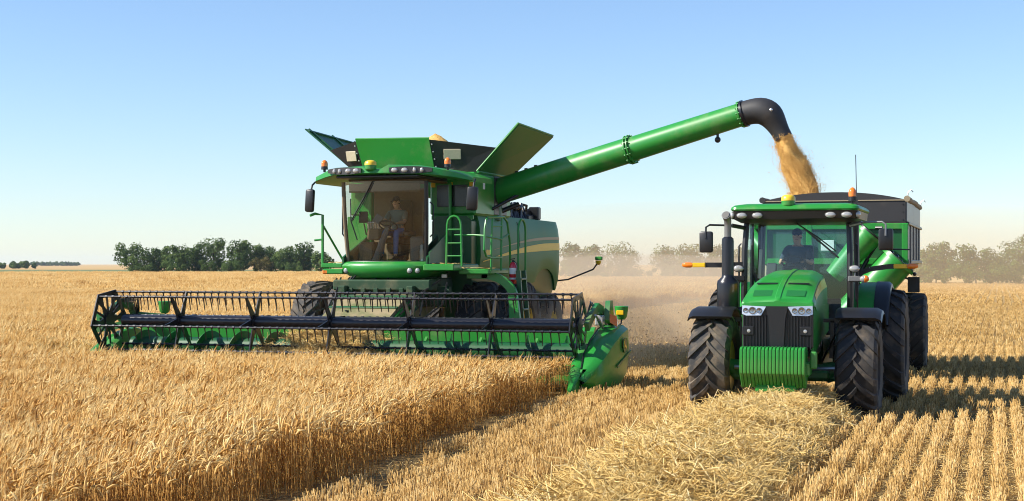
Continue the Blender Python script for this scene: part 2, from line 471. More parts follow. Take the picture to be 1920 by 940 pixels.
def wheat_patch(name, size, count, rnd, lod, wind=(.8, .25)):
    s = Sheaf()
    for _ in range(count):
        x = rnd.uniform(-size / 2, size / 2); y = rnd.uniform(-size / 2, size / 2)
        h = rnd.gauss(.61, .045); t = min(.98, max(.02, rnd.gauss(.5, .17)))
        az = rnd.uniform(0, 2 * pi); lean = abs(rnd.gauss(0, .09))
        lx, ly = cos(az) * lean * h, sin(az) * lean * h
        top = Vector((x + lx, y + ly, h))
        if lod == 0:
            s.rod([(x, y, 0), (x + lx * .35, y + ly * .35, h * .5), top], [.0034, .003, .0024], t * .8)
        else:
            a = rnd.uniform(0, pi); wd = .007 if lod == 1 else .02
            s.ribbon([(x, y, 0.0 if lod < 2 else .25), tuple(top)], wd, t * .8, (cos(a), sin(a), 0))
        # drooping ear with awns
        da = math.atan2(wind[1], wind[0]) + rnd.gauss(0, 1.1)
        droop = rnd.uniform(.15, 1.5) if rnd.random() < .75 else rnd.uniform(1.4, 2.2)
        el = pi / 2 - droop * .35
        p = top.copy(); L = rnd.uniform(.10, .155); pts = [p.copy()]; seg = 3 if lod == 0 else 2
        for i in range(seg):
            e = pi / 2 - droop * (i + 1) / seg
            p = p + Vector((cos(da) * cos(e), sin(da) * cos(e), sin(e))) * (L / seg); pts.append(p.copy())
        te = min(.99, max(.05, t + rnd.gauss(.2, .12)))
        R = .0112 if lod == 0 else (.013 if lod == 1 else .024)
        if lod == 0: s.rod(pts, [R * .6, R, R * .95, R * .35], te, 4)
        elif lod == 1: s.rod(pts, [R * .7, R, R * .4], te, 3)
        else: s.rod([pts[0] - Vector((0, 0, .05)), pts[-1] + (pts[-1] - pts[0]) * .6], [R, R * .5], te, 3)
        if lod < 2:
            d = (pts[-1] - pts[-2]).normalized()
            for k in range(7 if lod == 0 else 3):
                q = pts[1].lerp(pts[-1], rnd.random())
                sp = Vector((rnd.gauss(0, .13), rnd.gauss(0, .13), rnd.gauss(0, .12)))
                e = q + (d + sp).normalized() * rnd.uniform(.07, .13)
                ax = d.cross(Vector((rnd.random(), rnd.random(), rnd.random()))).normalized()
                s.ribbon([tuple(q), tuple(e)], [.0032, .0014] if lod == 0 else [.007, .003], min(.99, te + .12), tuple(ax))
        # dry leaves hanging off the stalk
        if lod < 2 and rnd.random() < (.9 if lod == 0 else .5):
            z = rnd.uniform(.2, .8) * h; a = rnd.uniform(0, 2 * pi); l = rnd.uniform(.08, .16)
            b = Vector((x + lx * z / h, y + ly * z / h, z))
            s.ribbon([tuple(b), (b.x + cos(a) * l * .6, b.y + sin(a) * l * .6, b.z + .04), (b.x + cos(a) * l, b.y + sin(a) * l, b.z - rnd.uniform(.02, .12))],
                     [.008, .007, .001], max(0, t - .1), (-sin(a), cos(a), 0))
    return s.obj(name, M['wheat'])

rnd = random.Random(11)
def in_view(x, y, mL=.36, mR=.36, pad=2.5):
    d = depth(x, y); sx = side(x, y)
    return d > 6 and -mL * d - pad < sx < mR * d + pad

near = [wheat_patch('wheat_near', .8, 158, rnd, 0) for _ in range(7)]
mid = [wheat_patch('wheat_mid', 1.6, 420, rnd, 1) for _ in range(5)]
far = [wheat_patch('wheat_far', 3.4, 520, rnd, 2) for _ in range(4)]
def crop(name, srcs, size, y0, y1, label, keep):
    pts = []
    y = y0
    while y < y1:
        x = -1.0 * y1
        x = -.80 * (y + 8) - 4
        while x < 2:
            px = x + rnd.uniform(-.12, .12) * size; py = y + rnd.uniform(-.12, .12) * size
            if keep(px, py, size):
                z = ground_z(px, py)
                pts.append((px, py, z, rnd.gauss(0, .05), rnd.gauss(0, .05), rnd.choice((0, pi / 2, pi, 1.5 * pi)) + rnd.uniform(-.2, .2) if False else rnd.gauss(0, .25), (1.0 + .16 * mnoise.noise((px * .35, py * .35, 2))) * (1 - .10 * sstep(24, 27.5, py) * (1 if px > -19 else 0)) + rnd.uniform(-.05, .05), rnd.randrange(len(srcs))))
            x += size * .93
        y += size * .93
    return scatter(name, pts, srcs, label, 'wheat')
crop('wheat_crop', near, .8, 6.0, 29.2, 'ripe golden wheat standing in the foreground in front of the wide header',
     lambda x, y, s: in_view(x, y) and standing(x + .37, y) and (y < 28.05 or x < HX0 - .6) and not (y > 27.6 and -19.6 < x < -18.0))
crop('wheat_field', mid, 1.6, 28.6, 92, 'ripe wheat field behind and left of the wide header',
     lambda x, y, s: in_view(x, y) and standing(x + .8, y) and y > 28.6)
crop('distant_wheat', far, 3.4, 91, 345, 'distant wheat reaching back to the tree line on the left',
     lambda x, y, s: in_view(x, y, .36, .36, 4) and standing(x + 1.6, y))

# stubble rows
def stub_row(name, length, width, count, rnd, lod):
    s = Sheaf()
    for _ in range(count):
        x = rnd.gauss(0, width); y = rnd.uniform(-length / 2, length / 2); h = rnd.uniform(.11, .21)
        lx, ly = rnd.gauss(0, .03), rnd.gauss(0, .03); t = min(.98, max(.02, rnd.gauss(.48, .2)))
        if lod == 0:
            s.rod([(x, y, -.01), (x + lx, y + ly, h)], [.0042, .0038], t, 4)
            if rnd.random() < .35:
                a = rnd.uniform(0, 2 * pi); l = rnd.uniform(.05, .14); z = rnd.uniform(.3, 1) * h
                s.ribbon([(x, y, z), (x + cos(a) * l, y + sin(a) * l, z * rnd.uniform(.3, 1.3))], [.007, .002], t, (-sin(a), cos(a), 0))
        else:
            a = rnd.uniform(-.6, .6); s.ribbon([(x, y, 0), (x + lx, y + ly, h)], .012 if lod == 1 else .03, t, (cos(a), sin(a), 0))
    return s.obj(name, M['stubble'])
def litter(name, r, count, rnd, lmin=.08, lmax=.26, hz=.03, mat='straw', thick=.0028):
    s = Sheaf()
    for _ in range(count):
        a = rnd.uniform(0, 2 * pi); q = r * math.sqrt(rnd.random()); x, y = q * cos(a), q * sin(a)
        b = rnd.uniform(0, 2 * pi); l = rnd.uniform(lmin, lmax) / 2; z = rnd.uniform(.002, hz); tilt = rnd.gauss(0, .12 if hz < .05 else .4)
        t = min(.98, max(.02, rnd.gauss(.5, .2))); dx, dy, dz = cos(b) * cos(tilt) * l, sin(b) * cos(tilt) * l, sin(tilt) * l
        bend = rnd.gauss(0, .012 if hz < .05 else .045)
        s.rod([(x - dx, y - dy, z - dz), (x, y, z + bend), (x + dx, y + dy, z + dz)], [thick, thick, thick * .8], t, 3)
    return s.obj(name, M[mat])

WX, WW = -3.25, .98                  # windrow centre line and half width
def windrow_h(x, y):
    if y > 26.5 or y < 8: return 0
    c = WX + .16 * mnoise.noise((1.7, y * .35, 0))
    u = (x - c) / (WW * (1 + .18 * mnoise.noise((9, y * .6, 1))))
    if abs(u) >= 1: return 0
    h = .39 * (1 - u * u) ** .85
    h *= 1 + .42 * mnoise.noise((x * 1.2, y * 1.2, 5)) + .30 * mnoise.noise((x * 2.7, y * 2.7, 8))
    return max(0, h) * sstep(26.4, 24.2, y)

near_st = [stub_row('stubble_near', .6, .034, 66, rnd, 0) for _ in range(7)]
fine_st = [stub_row('stubble_fine', .6, .034, 66, rnd, 0) for _ in range(5)]
mid_st = [stub_row('stubble_mid', 1.5, .036, 90, rnd, 1) for _ in range(4)]
far_st = [stub_row('stubble_far', 4.0, .06, 130, rnd, 2) for _ in range(4)]
def rows(name, srcs, step, seg, y0, y1, x0, x1, label, keep=None, zs=(.9, 1.15)):
    pts = []
    k0 = int(math.floor(x0 / step)); k1 = int(math.ceil(x1 / step))
    for k in range(k0, k1 + 1):
        y = y0 + rnd.uniform(0, seg * .3)
        while y < y1:
            x = k * step + .03 * mnoise.noise((k * 3.3, y * .25, 0)) + rnd.gauss(0, .008)
            if x0 <= x <= x1 and in_view(x, y, .36, .36, 3) and not standing(x - .12, y) and windrow_h(x, y) < .12 and (keep is None or keep(x, y)) and rnd.random() < .97:
                pts.append((x, y, ground_z(x, y), 0, 0, rnd.choice((0, pi)) + rnd.gauss(0, .03), rnd.uniform(*zs), rnd.randrange(len(srcs))))
            y += seg * .93
    return scatter(name, pts, srcs, label, 'stubble')
rows('stubble_rows', near_st, .262, .6, 9, 46, -2.6, 7.0, 'straight pale stubble rows on the right of the straw windrow', None, (.85, 1.12))
rows('fine_stubble', fine_st, .31, .6, 9, 46, -7.9, -2.7, 'stubble rows between the standing wheat and the straw windrow', lambda x, y: x < -2.7, (.85, 1.1))
rows('swath_stubble', mid_st, .262, 1.5, 29.4, 75, HX0, -7.9, 'fresh stubble behind the harvester', lambda x, y: y > 30.2, (.9, 1.1))
rows('mid_stubble', mid_st, .262, 1.5, 46, 95, -7.9, 12, 'stubble rows behind the tractor and cart', None, (.9, 1.15))
rows('far_stubble', far_st, .524, 4.0, 75, 262, -70, 22, 'far stubble rows under the dust reaching to the hazy trees', lambda x, y: y > 95 or x < -7.9, (.8, 1.1))

lit = [litter('straw_litter', .5, 70, rnd) for _ in range(5)]
pts = []
for _ in range(2200):
    y = rnd.uniform(9, 48); x = rnd.uniform(-7.9, 6.5)
    if in_view(x, y) and not standing(x, y) and (x > -2.6 or rnd.random() < .35): pts.append((x, y, 0.004, 0, 0, rnd.uniform(0, 6.3), rnd.uniform(.7, 1.3), rnd.randrange(5)))
scatter('straw_litter', pts, lit, 'loose bits of straw strewn between the stubble rows', 'straw')

# the windrow: a lumpy bed of cut straw with loose stalks over it
def windrow():
    m = MB(); nx, ny = 40, 190; vs = []
    for j in range(ny + 1):
        y = lerp(9, 26.4, j / ny)
        for i in range(nx + 1):
            x = lerp(WX - 2.6, WX + 2.2, i / nx); h = windrow_h(x, y) * .84; vs.append((x, y, h - .02 if h > 0 else -.06))
    m.add(vs, [(j * (nx + 1) + i, j * (nx + 1) + i + 1, (j + 1) * (nx + 1) + i + 1, (j + 1) * (nx + 1) + i) for j in range(ny) for i in range(nx)])
    bed = m.build('straw_windrow', M['straw_mat'], None, 60)
    tag(bed, 'raised windrow of pale cut straw running up to the tractor', 'straw', kind='stuff')
    src = [litter('loose_straw', .34, 105, rnd, .08, .42, .17, 'straw', .0048) for _ in range(7)]
    pts = []
    for _ in range(3000):
        y = rnd.uniform(9.5, 26.2); x = rnd.uniform(WX - 2.4, WX + 2.0); h = windrow_h(x, y)
        if h > .02 and in_view(x, y):
            e = .1; nx_ = (windrow_h(x - e, y) - windrow_h(x + e, y)) / (2 * e); ny_ = (windrow_h(x, y - e) - windrow_h(x, y + e)) / (2 * e)
            pts.append((x, y, h * .84 - .05, -math.atan(ny_) * .8, math.atan(nx_) * .8, rnd.uniform(0, 6.28), rnd.uniform(.6, 1.2), rnd.randrange(7)))
    scatter('loose_straw', pts, src, 'tangled loose straw stalks lying over the windrow', 'straw')
windrow()

# ------------------------------------------------------------------ trees
def crown_mesh(h, w, seed, leaf=.42, nb=15, dens=120, low=.12, shape='round'):
    """rounded foliage masses over an uneven domed crown, denser inside, loose sprays at the rim"""
    r = random.Random(seed); v = []; f = []; t = []
    blobs = []; cz = lerp(low, 1, .48) * h; rz = h - cz
    sk = r.uniform(-.12, .12) * w
    for i in range(nb):
        g = i * 2.39996; zz = lerp(-.95, .93, (i + .5) / nb); q = math.sqrt(1 - zz * zz)
        br = r.uniform(.13, .26) * min(w, h)
        if r.random() < .12: continue
        k = r.uniform(.45, 1.22); wx = max(.05, w / 2 - br * .8); flat = 1
        blobs.append((cos(g) * q * wx * k + sk * zz, sin(g) * q * wx * k, cz + zz * max(.1, rz - br * .75) * r.uniform(.80, 1.06) * flat, br))
    blobs.append((0, 0, cz * .9, .32 * min(w, h)))
    for bx, by, bz, br in blobs:
        bt = r.uniform(.15, .8)
        for _ in range(dens):
            d = Vector((r.gauss(0, 1), r.gauss(0, 1), r.gauss(0, 1))).normalized()
            rr = br * (r.uniform(.6, 1.04) if r.random() < .9 else r.uniform(1.0, 1.28))
            p = Vector((bx, by, bz)) + Vector((d.x * rr, d.y * rr, d.z * rr * .82))
            if p.z < .1: continue
            n = (d + Vector((r.gauss(0, .4), r.gauss(0, .4), r.gauss(0, .4) + .2))).normalized()
            u = n.cross(Vector((r.gauss(0, 1), r.gauss(0, 1), r.gauss(0, 1)))).normalized(); q = n.cross(u)
            s1 = leaf * r.uniform(.45, 1.0) / 2; s2 = s1 * r.uniform(.5, .9); b = len(v)
            v += [tuple(p - u * s1), tuple(p + q * s2 + n * s1 * .3), tuple(p + u * s1), tuple(p - q * s2 + n * s1 * .3)]
            f.append((b, b + 1, b + 2, b + 3)); tt = min(1, max(0, bt + r.gauss(0, .2))); t += [tt] * 4
    return v, f, t, blobs
def tree(name, px, base_y, top_y, wpx, d, seed, label, group, mat='leaf', **kw):
    xc = (px - 960) / 2900 * d; x, y = field(xc, d); gz = ground_z(x, y)
    h = (base_y - top_y) / 2900 * d; wd = wpx / 2900 * d
    rt = root(name, (x, y, gz), label, 'shrub' if name.endswith('bush') else 'tree', group)
    v, f, t, blobs = crown_mesh(h, wd, seed, **kw)
    m = MB(); m.add([(a + x, b + y, c + gz) for a, b, c in v], f); m.tint = t
    m.build('crown', M[mat], rt, None)
    k = MB(); r = random.Random(seed + 5); tr = .028 * h + .03
    pts = [(x, y, gz - .1), (x + r.gauss(0, .05) * h * .2, y, gz + .25 * h), (x + r.gauss(0, .04) * h, y + r.gauss(0, .04) * h, gz + .75 * h)]
    k.tube(pts, [tr, tr * .8, tr * .25], 7)
    for bx, by, bz, br in blobs:
        if bz > .28 * h:
            s = Vector(pts[1]).lerp(Vector(pts[2]), min(1, max(0, (bz / h - .4) * 1.2)))
            e = Vector((x + bx, y + by, gz + bz)); mdp = s.lerp(e, .5) - Vector((0, 0, .04 * h))
            k.tube([tuple(s), tuple(mdp), tuple(e)], [tr * .38, tr * .28, tr * .1], 5)
    k.build('trunk', M['bark'], rt, 60)
    return rt
GL = 'trees in the clump left of the harvester'
LT = [  # px, top, width, seed, leaf, label
 (252, 457, 66, 1, 'leaf', 'broad round dark tree at the left end of the left clump'),
 (300, 466, 44, 2, 'leaf', 'medium dark tree right of the broad left end tree'),
 (336, 462, 50, 3, 'leaf', 'full round tree third from the left in the left clump'),
 (368, 457, 44, 4, 'leaf', 'upright tree close left of the tallest tree in the left clump'),
 (402, 444, 54, 5, 'leaf', 'tallest tree with a ragged top in the left clump'),
 (448, 451, 44, 6, 'leaf', 'tall open crowned tree right of the tallest in the left clump'),
 (478, 457, 46, 7, 'leaf', 'bushy tree behind the yellowing tree in the left clump'),
 (506, 466, 40, 8, 'leaf', 'smaller tree just right of the yellowing one in the left clump'),
 (536, 466, 42, 9, 'leaf', 'thin crowned tree second from the right end of the left clump'),
 (570, 458, 48, 10, 'leaf', 'tall round tree near the right end of the left clump'),
 (604, 472, 40, 11, 'leaf', 'last low tree of the left clump beside the green harvester'),
]
for px, top, wd, sdv, mt, lb in LT:
    tree('tree', px, 517, top - 5, wd * 1.15, 336 + (sdv * 37 % 11), sdv, lb, GL, mt, leaf=.6, nb=22, dens=140, low=.0)
for px, top, wd, sdv, mt, lb in [
 (320, 488, 40, 31, 'leaf', 'low bush at the foot of the third tree in the left clump'),
 (388, 484, 40, 32, 'leaf', 'low bush under the tallest tree in the left clump'),
 (432, 487, 44, 33, 'leaf', 'wide low bush between the tallest tree and the yellowing one'),
 (489, 480, 40, 34, 'leaf_olive', 'yellowing olive bush standing out in the left clump'),
 (548, 490, 44, 35, 'leaf', 'low bush at the right end of the left clump'),
 (275, 494, 36, 36, 'leaf', 'small bush at the foot of the broad left end tree')]:
    tree('bush', px, 517, top, wd * 1.25, 331, sdv, lb, 'bushes under the left clump', mt, leaf=.5, nb=9, dens=120, low=.2)
GR = 'hazy trees behind the dust'
RT = [
 (1072, 456, 44, 41, 'hazy tree half hidden by the rear of the harvester'),
 (1108, 459, 50, 42, 'second hazy tree right of the harvester'),
 (1165, 455, 74, 43, 'broad hazy tree left of the gap in the dusty tree line'),
 (1248, 460, 62, 44, 'hazy tree just right of the gap in the dusty tree line'),
 (1296, 456, 56, 45, 'hazy tree behind the left mirror of the tractor'),
 (1342, 457, 56, 46, 'hazy tree behind the exhaust stack of the tractor'),
 (1392, 462, 50, 47, 'hazy tree hidden mostly behind the tractor cab'),
 (1735, 470, 44, 48, 'low hazy tree just right of the grain cart'),
 (1768, 451, 54, 49, 'tall hazy tree second right of the grain cart'),
 (1810, 456, 54, 50, 'hazy round tree in the middle of the right tree line'),
 (1858, 463, 56, 51, 'lower hazy tree left of the clear tall tree at the right edge'),
 (1908, 440, 60, 52, 'tallest and darkest tree at the right edge of the photo'),
 (1950, 448, 60, 53, 'tree cut off by the right edge of the photo')]
for px, top, wd, sdv, lb in RT:
    by = 527 if px < 1500 else 533
    tree('tree', px, by, top - 5, wd * 1.15, 3.17 * 2900 / (by - 495) + (sdv * 29 % 9), sdv, lb, GR, 'leaf', leaf=.5, nb=22, dens=130, low=.0)
for px, top, wd, sdv, lb in [
 (1140, 494, 60, 61, 'low hazy bush under the broad tree left of the gap'), (1200, 500, 46, 62, 'low hazy bush in the gap of the dusty tree line'),
 (1275, 492, 60, 63, 'low hazy bush right of the gap in the dusty tree line'), (1320, 494, 50, 64, 'low hazy bush behind the exhaust stack'),
 (1090, 496, 60, 67, 'low hazy bush beside the rear of the harvester'),
 (1755, 494, 60, 65, 'low hazy bush just right of the grain cart'), (1830, 492, 70, 66, 'wide low hazy bush in the middle of the right tree line'), (1895, 490, 60, 68, 'low bush under the tall tree at the right edge')]:
    by = 527 if px < 1500 else 533
    tree('bush', px, by, top - 3, wd * 1.35, 3.17 * 2900 / (by - 495) - 3, sdv, lb, 'hazy bushes behind the dust', 'leaf', leaf=.45, nb=11, dens=120, low=.05)
def woodland(name, p0, p1, base, tops, d, seed, label, leaf):
    r = random.Random(seed); m = MB(); ts = []
    n = int((p1 - p0) / 3.4) + 2
    for i in range(n):
        px = lerp(p0, p1, i / (n - 1)); xc = (px - 960) / 2900 * d; x, y = field(xc, d + r.uniform(0, 25))
        h = (base - tops) / 2900 * d * r.uniform(.72, 1.05); wd = 15 / 2900 * d
        v, f, t, _ = crown_mesh(h, wd, seed * 100 + i, leaf=leaf, nb=7, dens=60, low=.0)
        m.add([(a + x, b + y, max(0, c)) for a, b, c in v], f); ts += t
    m.tint = ts
    tag(m.build(name, M['leaf'], None, None), label, 'woodland', kind='stuff')
woodland('distant_wood', -20, 38, 503, 487, 760, 3, 'dark distant wood at the left edge on the horizon', 1.1)
woodland('horizon_wood', 42, 138, 497.6, 489, 1900, 4, 'thin bluish line of far woodland on the left horizon', 2.8)
# ------------------------------------------------------------------ wheels
def tyre_mesh(m, c, R, W, rim, n, lug=.05, delta=.34, flip=1):
    cx, cy, cz = c
    def P(x, r, ph): return (cx + x, cy - r * cos(ph), cz + r * sin(ph))
    b = R - lug
    prof = [(-W * .40, rim), (-W * .47, rim + .03), (-W * .52, lerp(rim, b, .5)), (-W * .50, b - .05), (-W * .44, b - .005), (-W * .2, b + .012), (0, b + .016),
            (W * .2, b + .012), (W * .44, b - .005), (W * .50, b - .05), (W * .52, lerp(rim, b, .5)), (W * .47, rim + .03), (W * .40, rim)]
    N = 56
    m.loft([[P(x, r, 2 * pi * k / N) for k in range(N)] for x, r in prof], caps=False)
    m.mat(1)
    for s in (-1, 1):
        for k in range(n):
            p0 = 2 * pi * (k + (.5 if s > 0 else 0)) / n
            rings = []
            for i, t in enumerate((0, .25, .5, .75, .95, 1.06)):
                x = s * (-.035 * W + W * .5 * t) if t <= 1 else s * W * .52
                ph = p0 + flip * delta * (t ** .85) / R
                ro = R - .004 - (.02 * t * t) if t <= 1 else R - .10; ri = b - .02 if t <= 1 else b - .14
                hw = (.038 + .018 * t) / R; ex = 1.25
                rings.append([P(x, ri, ph - hw * ex), P(x, ro, ph - hw), P(x, ro, ph + hw), P(x, ri, ph + hw * ex)])
            m.loft(rings)
    return m
def wheel(rt, c, R, W, rimr, n, out, tyre='rubber', lug=.05, dish=.1, rimmat='yellow', flip=1):
    """out = +1/-1: which side the rim face looks to"""
    cx, cy, cz = c
    a = (out, 0, 0)
    hub = MB().lathe((cx - out * W * .15, cy, cz), a, [(0, .02), (0, .20 * rimr / .5), (W * .22, .20 * rimr / .5), (W * .26, .16 * rimr / .5), (W * .40, .13 * rimr / .5), (W * .42, .02)], 20)
    for k in range(8):
        ph = 2 * pi * k / 8; q = .165 * rimr / .5
        hub.cyl((cx + out * W * .05, cy + q * cos(ph), cz + q * sin(ph)), (cx + out * W * .13, cy + q * cos(ph), cz + q * sin(ph)), .016, n=6)
    h = hub.build('wheel', M[rimmat], rt, origin=c)
    tyre_mesh(MB(), c, R, W, rimr, n, lug, flip=flip).build('tyre', [M[tyre], M['lug' if tyre == 'rubber_dusty' else 'lug_dark']], h, 40)
    r = MB().lathe((cx - out * W * .40, cy, cz), a, [(0, rimr - .02), (0, rimr + .025), (.03, rimr), (W * .2, rimr - .06), (W * .6, rimr - .06), (W * .8 - .03, rimr - .01), (W * .8, rimr + .03), (W * .8, rimr - .015), (W * .55, rimr - .09), (W * .45, rimr * .45), (W * .35, rimr * .3), (W * .33, .02)], 40)
    r.build('rim', M[rimmat], h, 40)
    return h

def lamp_oval(rt, name, c, rx, rz, ry=.03, body='black', lens='lens', nrm=(0, -1, 0)):
    m = MB(); n = Vector(nrm).normalized(); c = Vector(c)
    u = n.cross(Vector((0, 0, 1))).normalized(); w_ = u.cross(n)
    def ring(k, off): return [c + u * cos(2 * pi * i / 20) * rx * k + w_ * sin(2 * pi * i / 20) * rz * k + n * off for i in range(20)]
    m.loft([ring(.7, -ry * 1.6), ring(1.12, -ry), ring(1.15, 0), ring(1.02, .008)])
    b = m.build(name, M[body], rt)
    l = MB().loft([ring(1.0, .004), ring(.98, .02), ring(.75, .034), ring(.3, .042)])
    l.build('lens', M[lens], b, 60); return b

def gps_dome(rt, c, r, h):
    a = MB().lathe(c, (0, 0, 1), [(0, r * .8), (.03, r * .98), (h * .5, r), (h * .52, r * .97)], 24).build('receiver_base', M['green'], rt)
    MB().lathe((c[0], c[1], c[2] + h * .5), (0, 0, 1), [(0, r * 1.03), (h * .28, r * 1.0), (h * .42, r * .8), (h * .5, r * .4), (h * .52, .01)], 24).build('receiver_dome', M['yellow'], a, 50)
def beacon(rt, c, r, h):
    a = MB().lathe(c, (0, 0, 1), [(-.06, r * .4), (0, r * .4), (.0, r * 1.02), (h * .35, r * .95)], 16).build('beacon', M['black'], rt)
    MB().lathe((c[0], c[1], c[2] + h * .32), (0, 0, 1), [(0, r * .95), (h * .3, r), (h * .5, r * .85), (h * .65, r * .45), (h * .7, .01)], 18).build('lens', M['orange'], a, 60)

# ------------------------------------------------------------------ tractor
TX, TY = -3.25, 24.9
def tractor():
    rt = root('tractor', (TX, TY + 1.4, 0), 'green row crop tractor facing the camera over the straw windrow, with ribbed front weights', 'tractor')
    B = lambda n, m, mat, p=None, s=30: m.build(n, M[mat], p or rt, s)
    # running gear
    for s in (-1, 1):
        wheel(rt, (TX + s * 1.14, TY, .81), .82, .62, .42, 18, s, 'rubber_dusty' if s < 0 else 'rubber', .07, flip=-1)
        wheel(rt, (TX + s * 1.36, TY + 3.0, 1.0), 1.01, .66, .52, 20, s, 'rubber', .06, flip=-1)
    ax = MB().box((TX, TY, .72), (1.75, .26, .26), bev=.05)
    for s in (-1, 1):
        ax.cyl((TX + s * .62, TY, .72), (TX + s * .95, TY, .80), .17, .13, 14)
        ax.box((TX + s * .45, TY - .22, .70), (.5, .12, .14), bev=.03)
    B('front_axle', ax, 'green_dusty')
    for s in (-1, 1): B('steering_cylinder', MB().cyl((TX + s * .2, TY - .2, .78), (TX + s * .8, TY - .2, .80), .035, n=8), 'steel_bright')
    ra = MB().cyl((TX - 1.25, TY + 3, 1.0), (TX + 1.25, TY + 3, 1.0), .15).box((TX, TY + 2.6, .95), (.75, 1.6, .7), bev=.08)
    B('rear_axle', ra, 'green_dark')
    fr = MB().box((TX, TY + .9, .86), (.62, 3.6, .42), bev=.05).box((TX, TY - .75, .92), (.66, .9, .30), bev=.04)
    B('chassis', fr, 'green_dark')
    en = MB().box((TX, TY + .5, 1.3), (.78, 1.9, .72), bev=.05)
    for i in range(5): en.cyl((TX + .40, TY - .2 + i * .3, 1.1), (TX + .40, TY - .2 + i * .3, 1.65), .05, n=8)
    B('engine', en, 'black')
    # front weights
    sup = MB().box((TX + .02, TY - 1.28, .86), (1.02, .30, .22), bev=.03).box((TX + .02, TY - 1.2, .56), (.62, .5, .12), bev=.03).box((TX + .585, TY - 1.36, 1.0), (.10, .10, .26), bev=.02)
    B('weight_bracket', sup, 'green')
    n = 18; w0 = TX - .50; pitch = .985 / n
    for i in range(n):
        x = w0 + pitch * i; y0 = TY - 1.60
        prof = [(y0 + .015, 1.16), (y0 + .06, 1.195), (y0 + .30, 1.195), (y0 + .36, 1.13), (y0 + .36, .66), (y0 + .28, .58), (y0 + .20, .575), (y0 + .005, .80), (y0 - .005, .86)]
        m = MB()
        def sec(k, dx):
            cy_ = y0 + .18; cz_ = .88
            return [(x + dx, cy_ + (a - cy_) * k, cz_ + (b - cz_) * k) for a, b in prof]
        m.loft([sec(.965, .003), sec(1, .012), sec(1, pitch - .014), sec(.965, pitch - .005)])
        B('front_weight', m, 'green')
    # hood
    ys = [TY - 1.06, TY - 1.04, TY - .98, TY - .74, TY - .44, TY - .05, TY + .45, TY + 1.12]
    tz = [1.865, 1.89, 1.925, 2.03, 2.125, 2.215, 2.29, 2.345]
    wt = [.45, .48, .475, .465, .45, .42, .39, .36]; wb = [.54, .56, .565, .56, .555, .55, .54, .53]
    rings = []
    for y, z, a, b in zip(ys, tz, wt, wb):
        zl = 1.80 if y < TY - .95 else 1.72
        rings.append([(TX - b, y, zl), (TX - b + .005, y, lerp(zl, z, .5)), (TX - lerp(a, b, .55), y, lerp(zl, z, .86)), (TX - a + .02, y, z - .02), (TX - a + .08, y, z - .004), (TX - .05, y, z + .006), (TX - .035, y, z + .022), (TX + .035, y, z + .022), (TX + .05, y, z + .006),
                      (TX + a - .08, y, z - .004), (TX + a - .02, y, z - .02), (TX + lerp(a, b, .55), y, lerp(zl, z, .86)), (TX + b - .005, y, lerp(zl, z, .5)), (TX + b, y, zl)])
    hood = B('hood', MB().loft(rings), 'green', None, 35)
    def hz(y):
        for i in range(len(ys) - 1):
            if ys[i] <= y <= ys[i + 1]: return lerp(tz[i], tz[i + 1], (y - ys[i]) / (ys[i + 1] - ys[i]))
        return tz[-1]
    for s in (-1, 1):
        sl = MB(); rp = MB()
        y = TY - .40
        a, b = TX + s * .08, TX + s * .41
        sl.add([(a, y - .05, hz(y - .05) + .008), (b, y - .05, hz(y - .05) + .006), (b, y + .05, hz(y + .05) + .006), (a, y + .05, hz(y + .05) + .008)], [(0, 1, 2, 3)])
        for i in range(4):
            y1 = TY - .93 + i * .05; y2 = y1 + .05
            a, b = TX + s * .11, TX + s * .40
            rp.add([(a, y1, hz(y1) + .008), (b, y1, hz(y1) + .004), (b, y2, hz(y2) + .004), (a, y2, hz(y2) + .008)], [(0, 1, 2, 3)])
        B('hood_slot', sl, 'black', hood); B('hood_panel', rp, 'green_mesh', hood)
    for s in (-1, 1):
        sp = MB().prism([(TX + s * .55, TY - 1.0, 1.05), (TX + s * .55, TY - 1.0, 1.79), (TX + s * .55, TY + 1.1, 1.79), (TX + s * .55, TY + 1.1, 1.35), (TX + s * .55, TY - .2, 1.2)], (s * -.05, 0, 0))
        B('side_panel', sp, 'green')
        q = []
        for y, z, a, b in list(zip(ys, tz, wt, wb))[3:]:
            zl = 1.72; p0 = V(TX + s * (b - .005), y, lerp(zl, z, .5)); p1 = V(TX + s * lerp(a, b, .55), y, lerp(zl, z, .86)); o_ = V(s * .007, 0, .002)
            q.append([p0.lerp(p1, k_) + o_ for k_ in (.15, .45, .8)])
        B('stripe', MB().loft(q, caps=False, closed=False), 'yellow')
    # grille and lights
    g = MB().box((TX, TY - 1.0, 1.47), (1.08, .16, .68), bev=.05)
    for i in range(8):
        for s in (-1, 1): g.box((TX + s * (.17 + i * .048), TY - 1.088, 1.40), (.018, .035, .52), bev=.005)
    g.prism([(TX - .10, TY - 1.08, 1.14), (TX + .10, TY - 1.08, 1.14), (TX + .13, TY - 1.08, 1.62), (TX + .17, TY - 1.08, 1.80), (TX - .17, TY - 1.08, 1.80), (TX - .13, TY - 1.08, 1.62)], (0, -.05, 0))
    gr = B('grille', g, 'black')
    for s in (-1, 1):
        hp = [(TX + s * .165, TY - 1.10, 1.795), (TX + s * .535, TY - 1.06, 1.81), (TX + s * .54, TY - 1.06, 1.68), (TX + s * .47, TY - 1.09, 1.655), (TX + s * .24, TY - 1.10, 1.66)]
        h = B('headlight', MB().prism(hp, (0, -.03, 0)), 'silver')
        l = MB()
        for q, rr in ((.27, .042), (.375, .056), (.48, .040)):
            c = (TX + s * q, TY - 1.128 + (q - .27) * .12, 1.735)
            l.lathe(c, (0, -1, 0), [(0, rr), (.018, rr), (.02, rr * .86), (.006, rr * .8), (.004, rr * .3), (.016, rr * .25), (.018, .004)], 20)
        B('lens', l, 'lensdark', h)
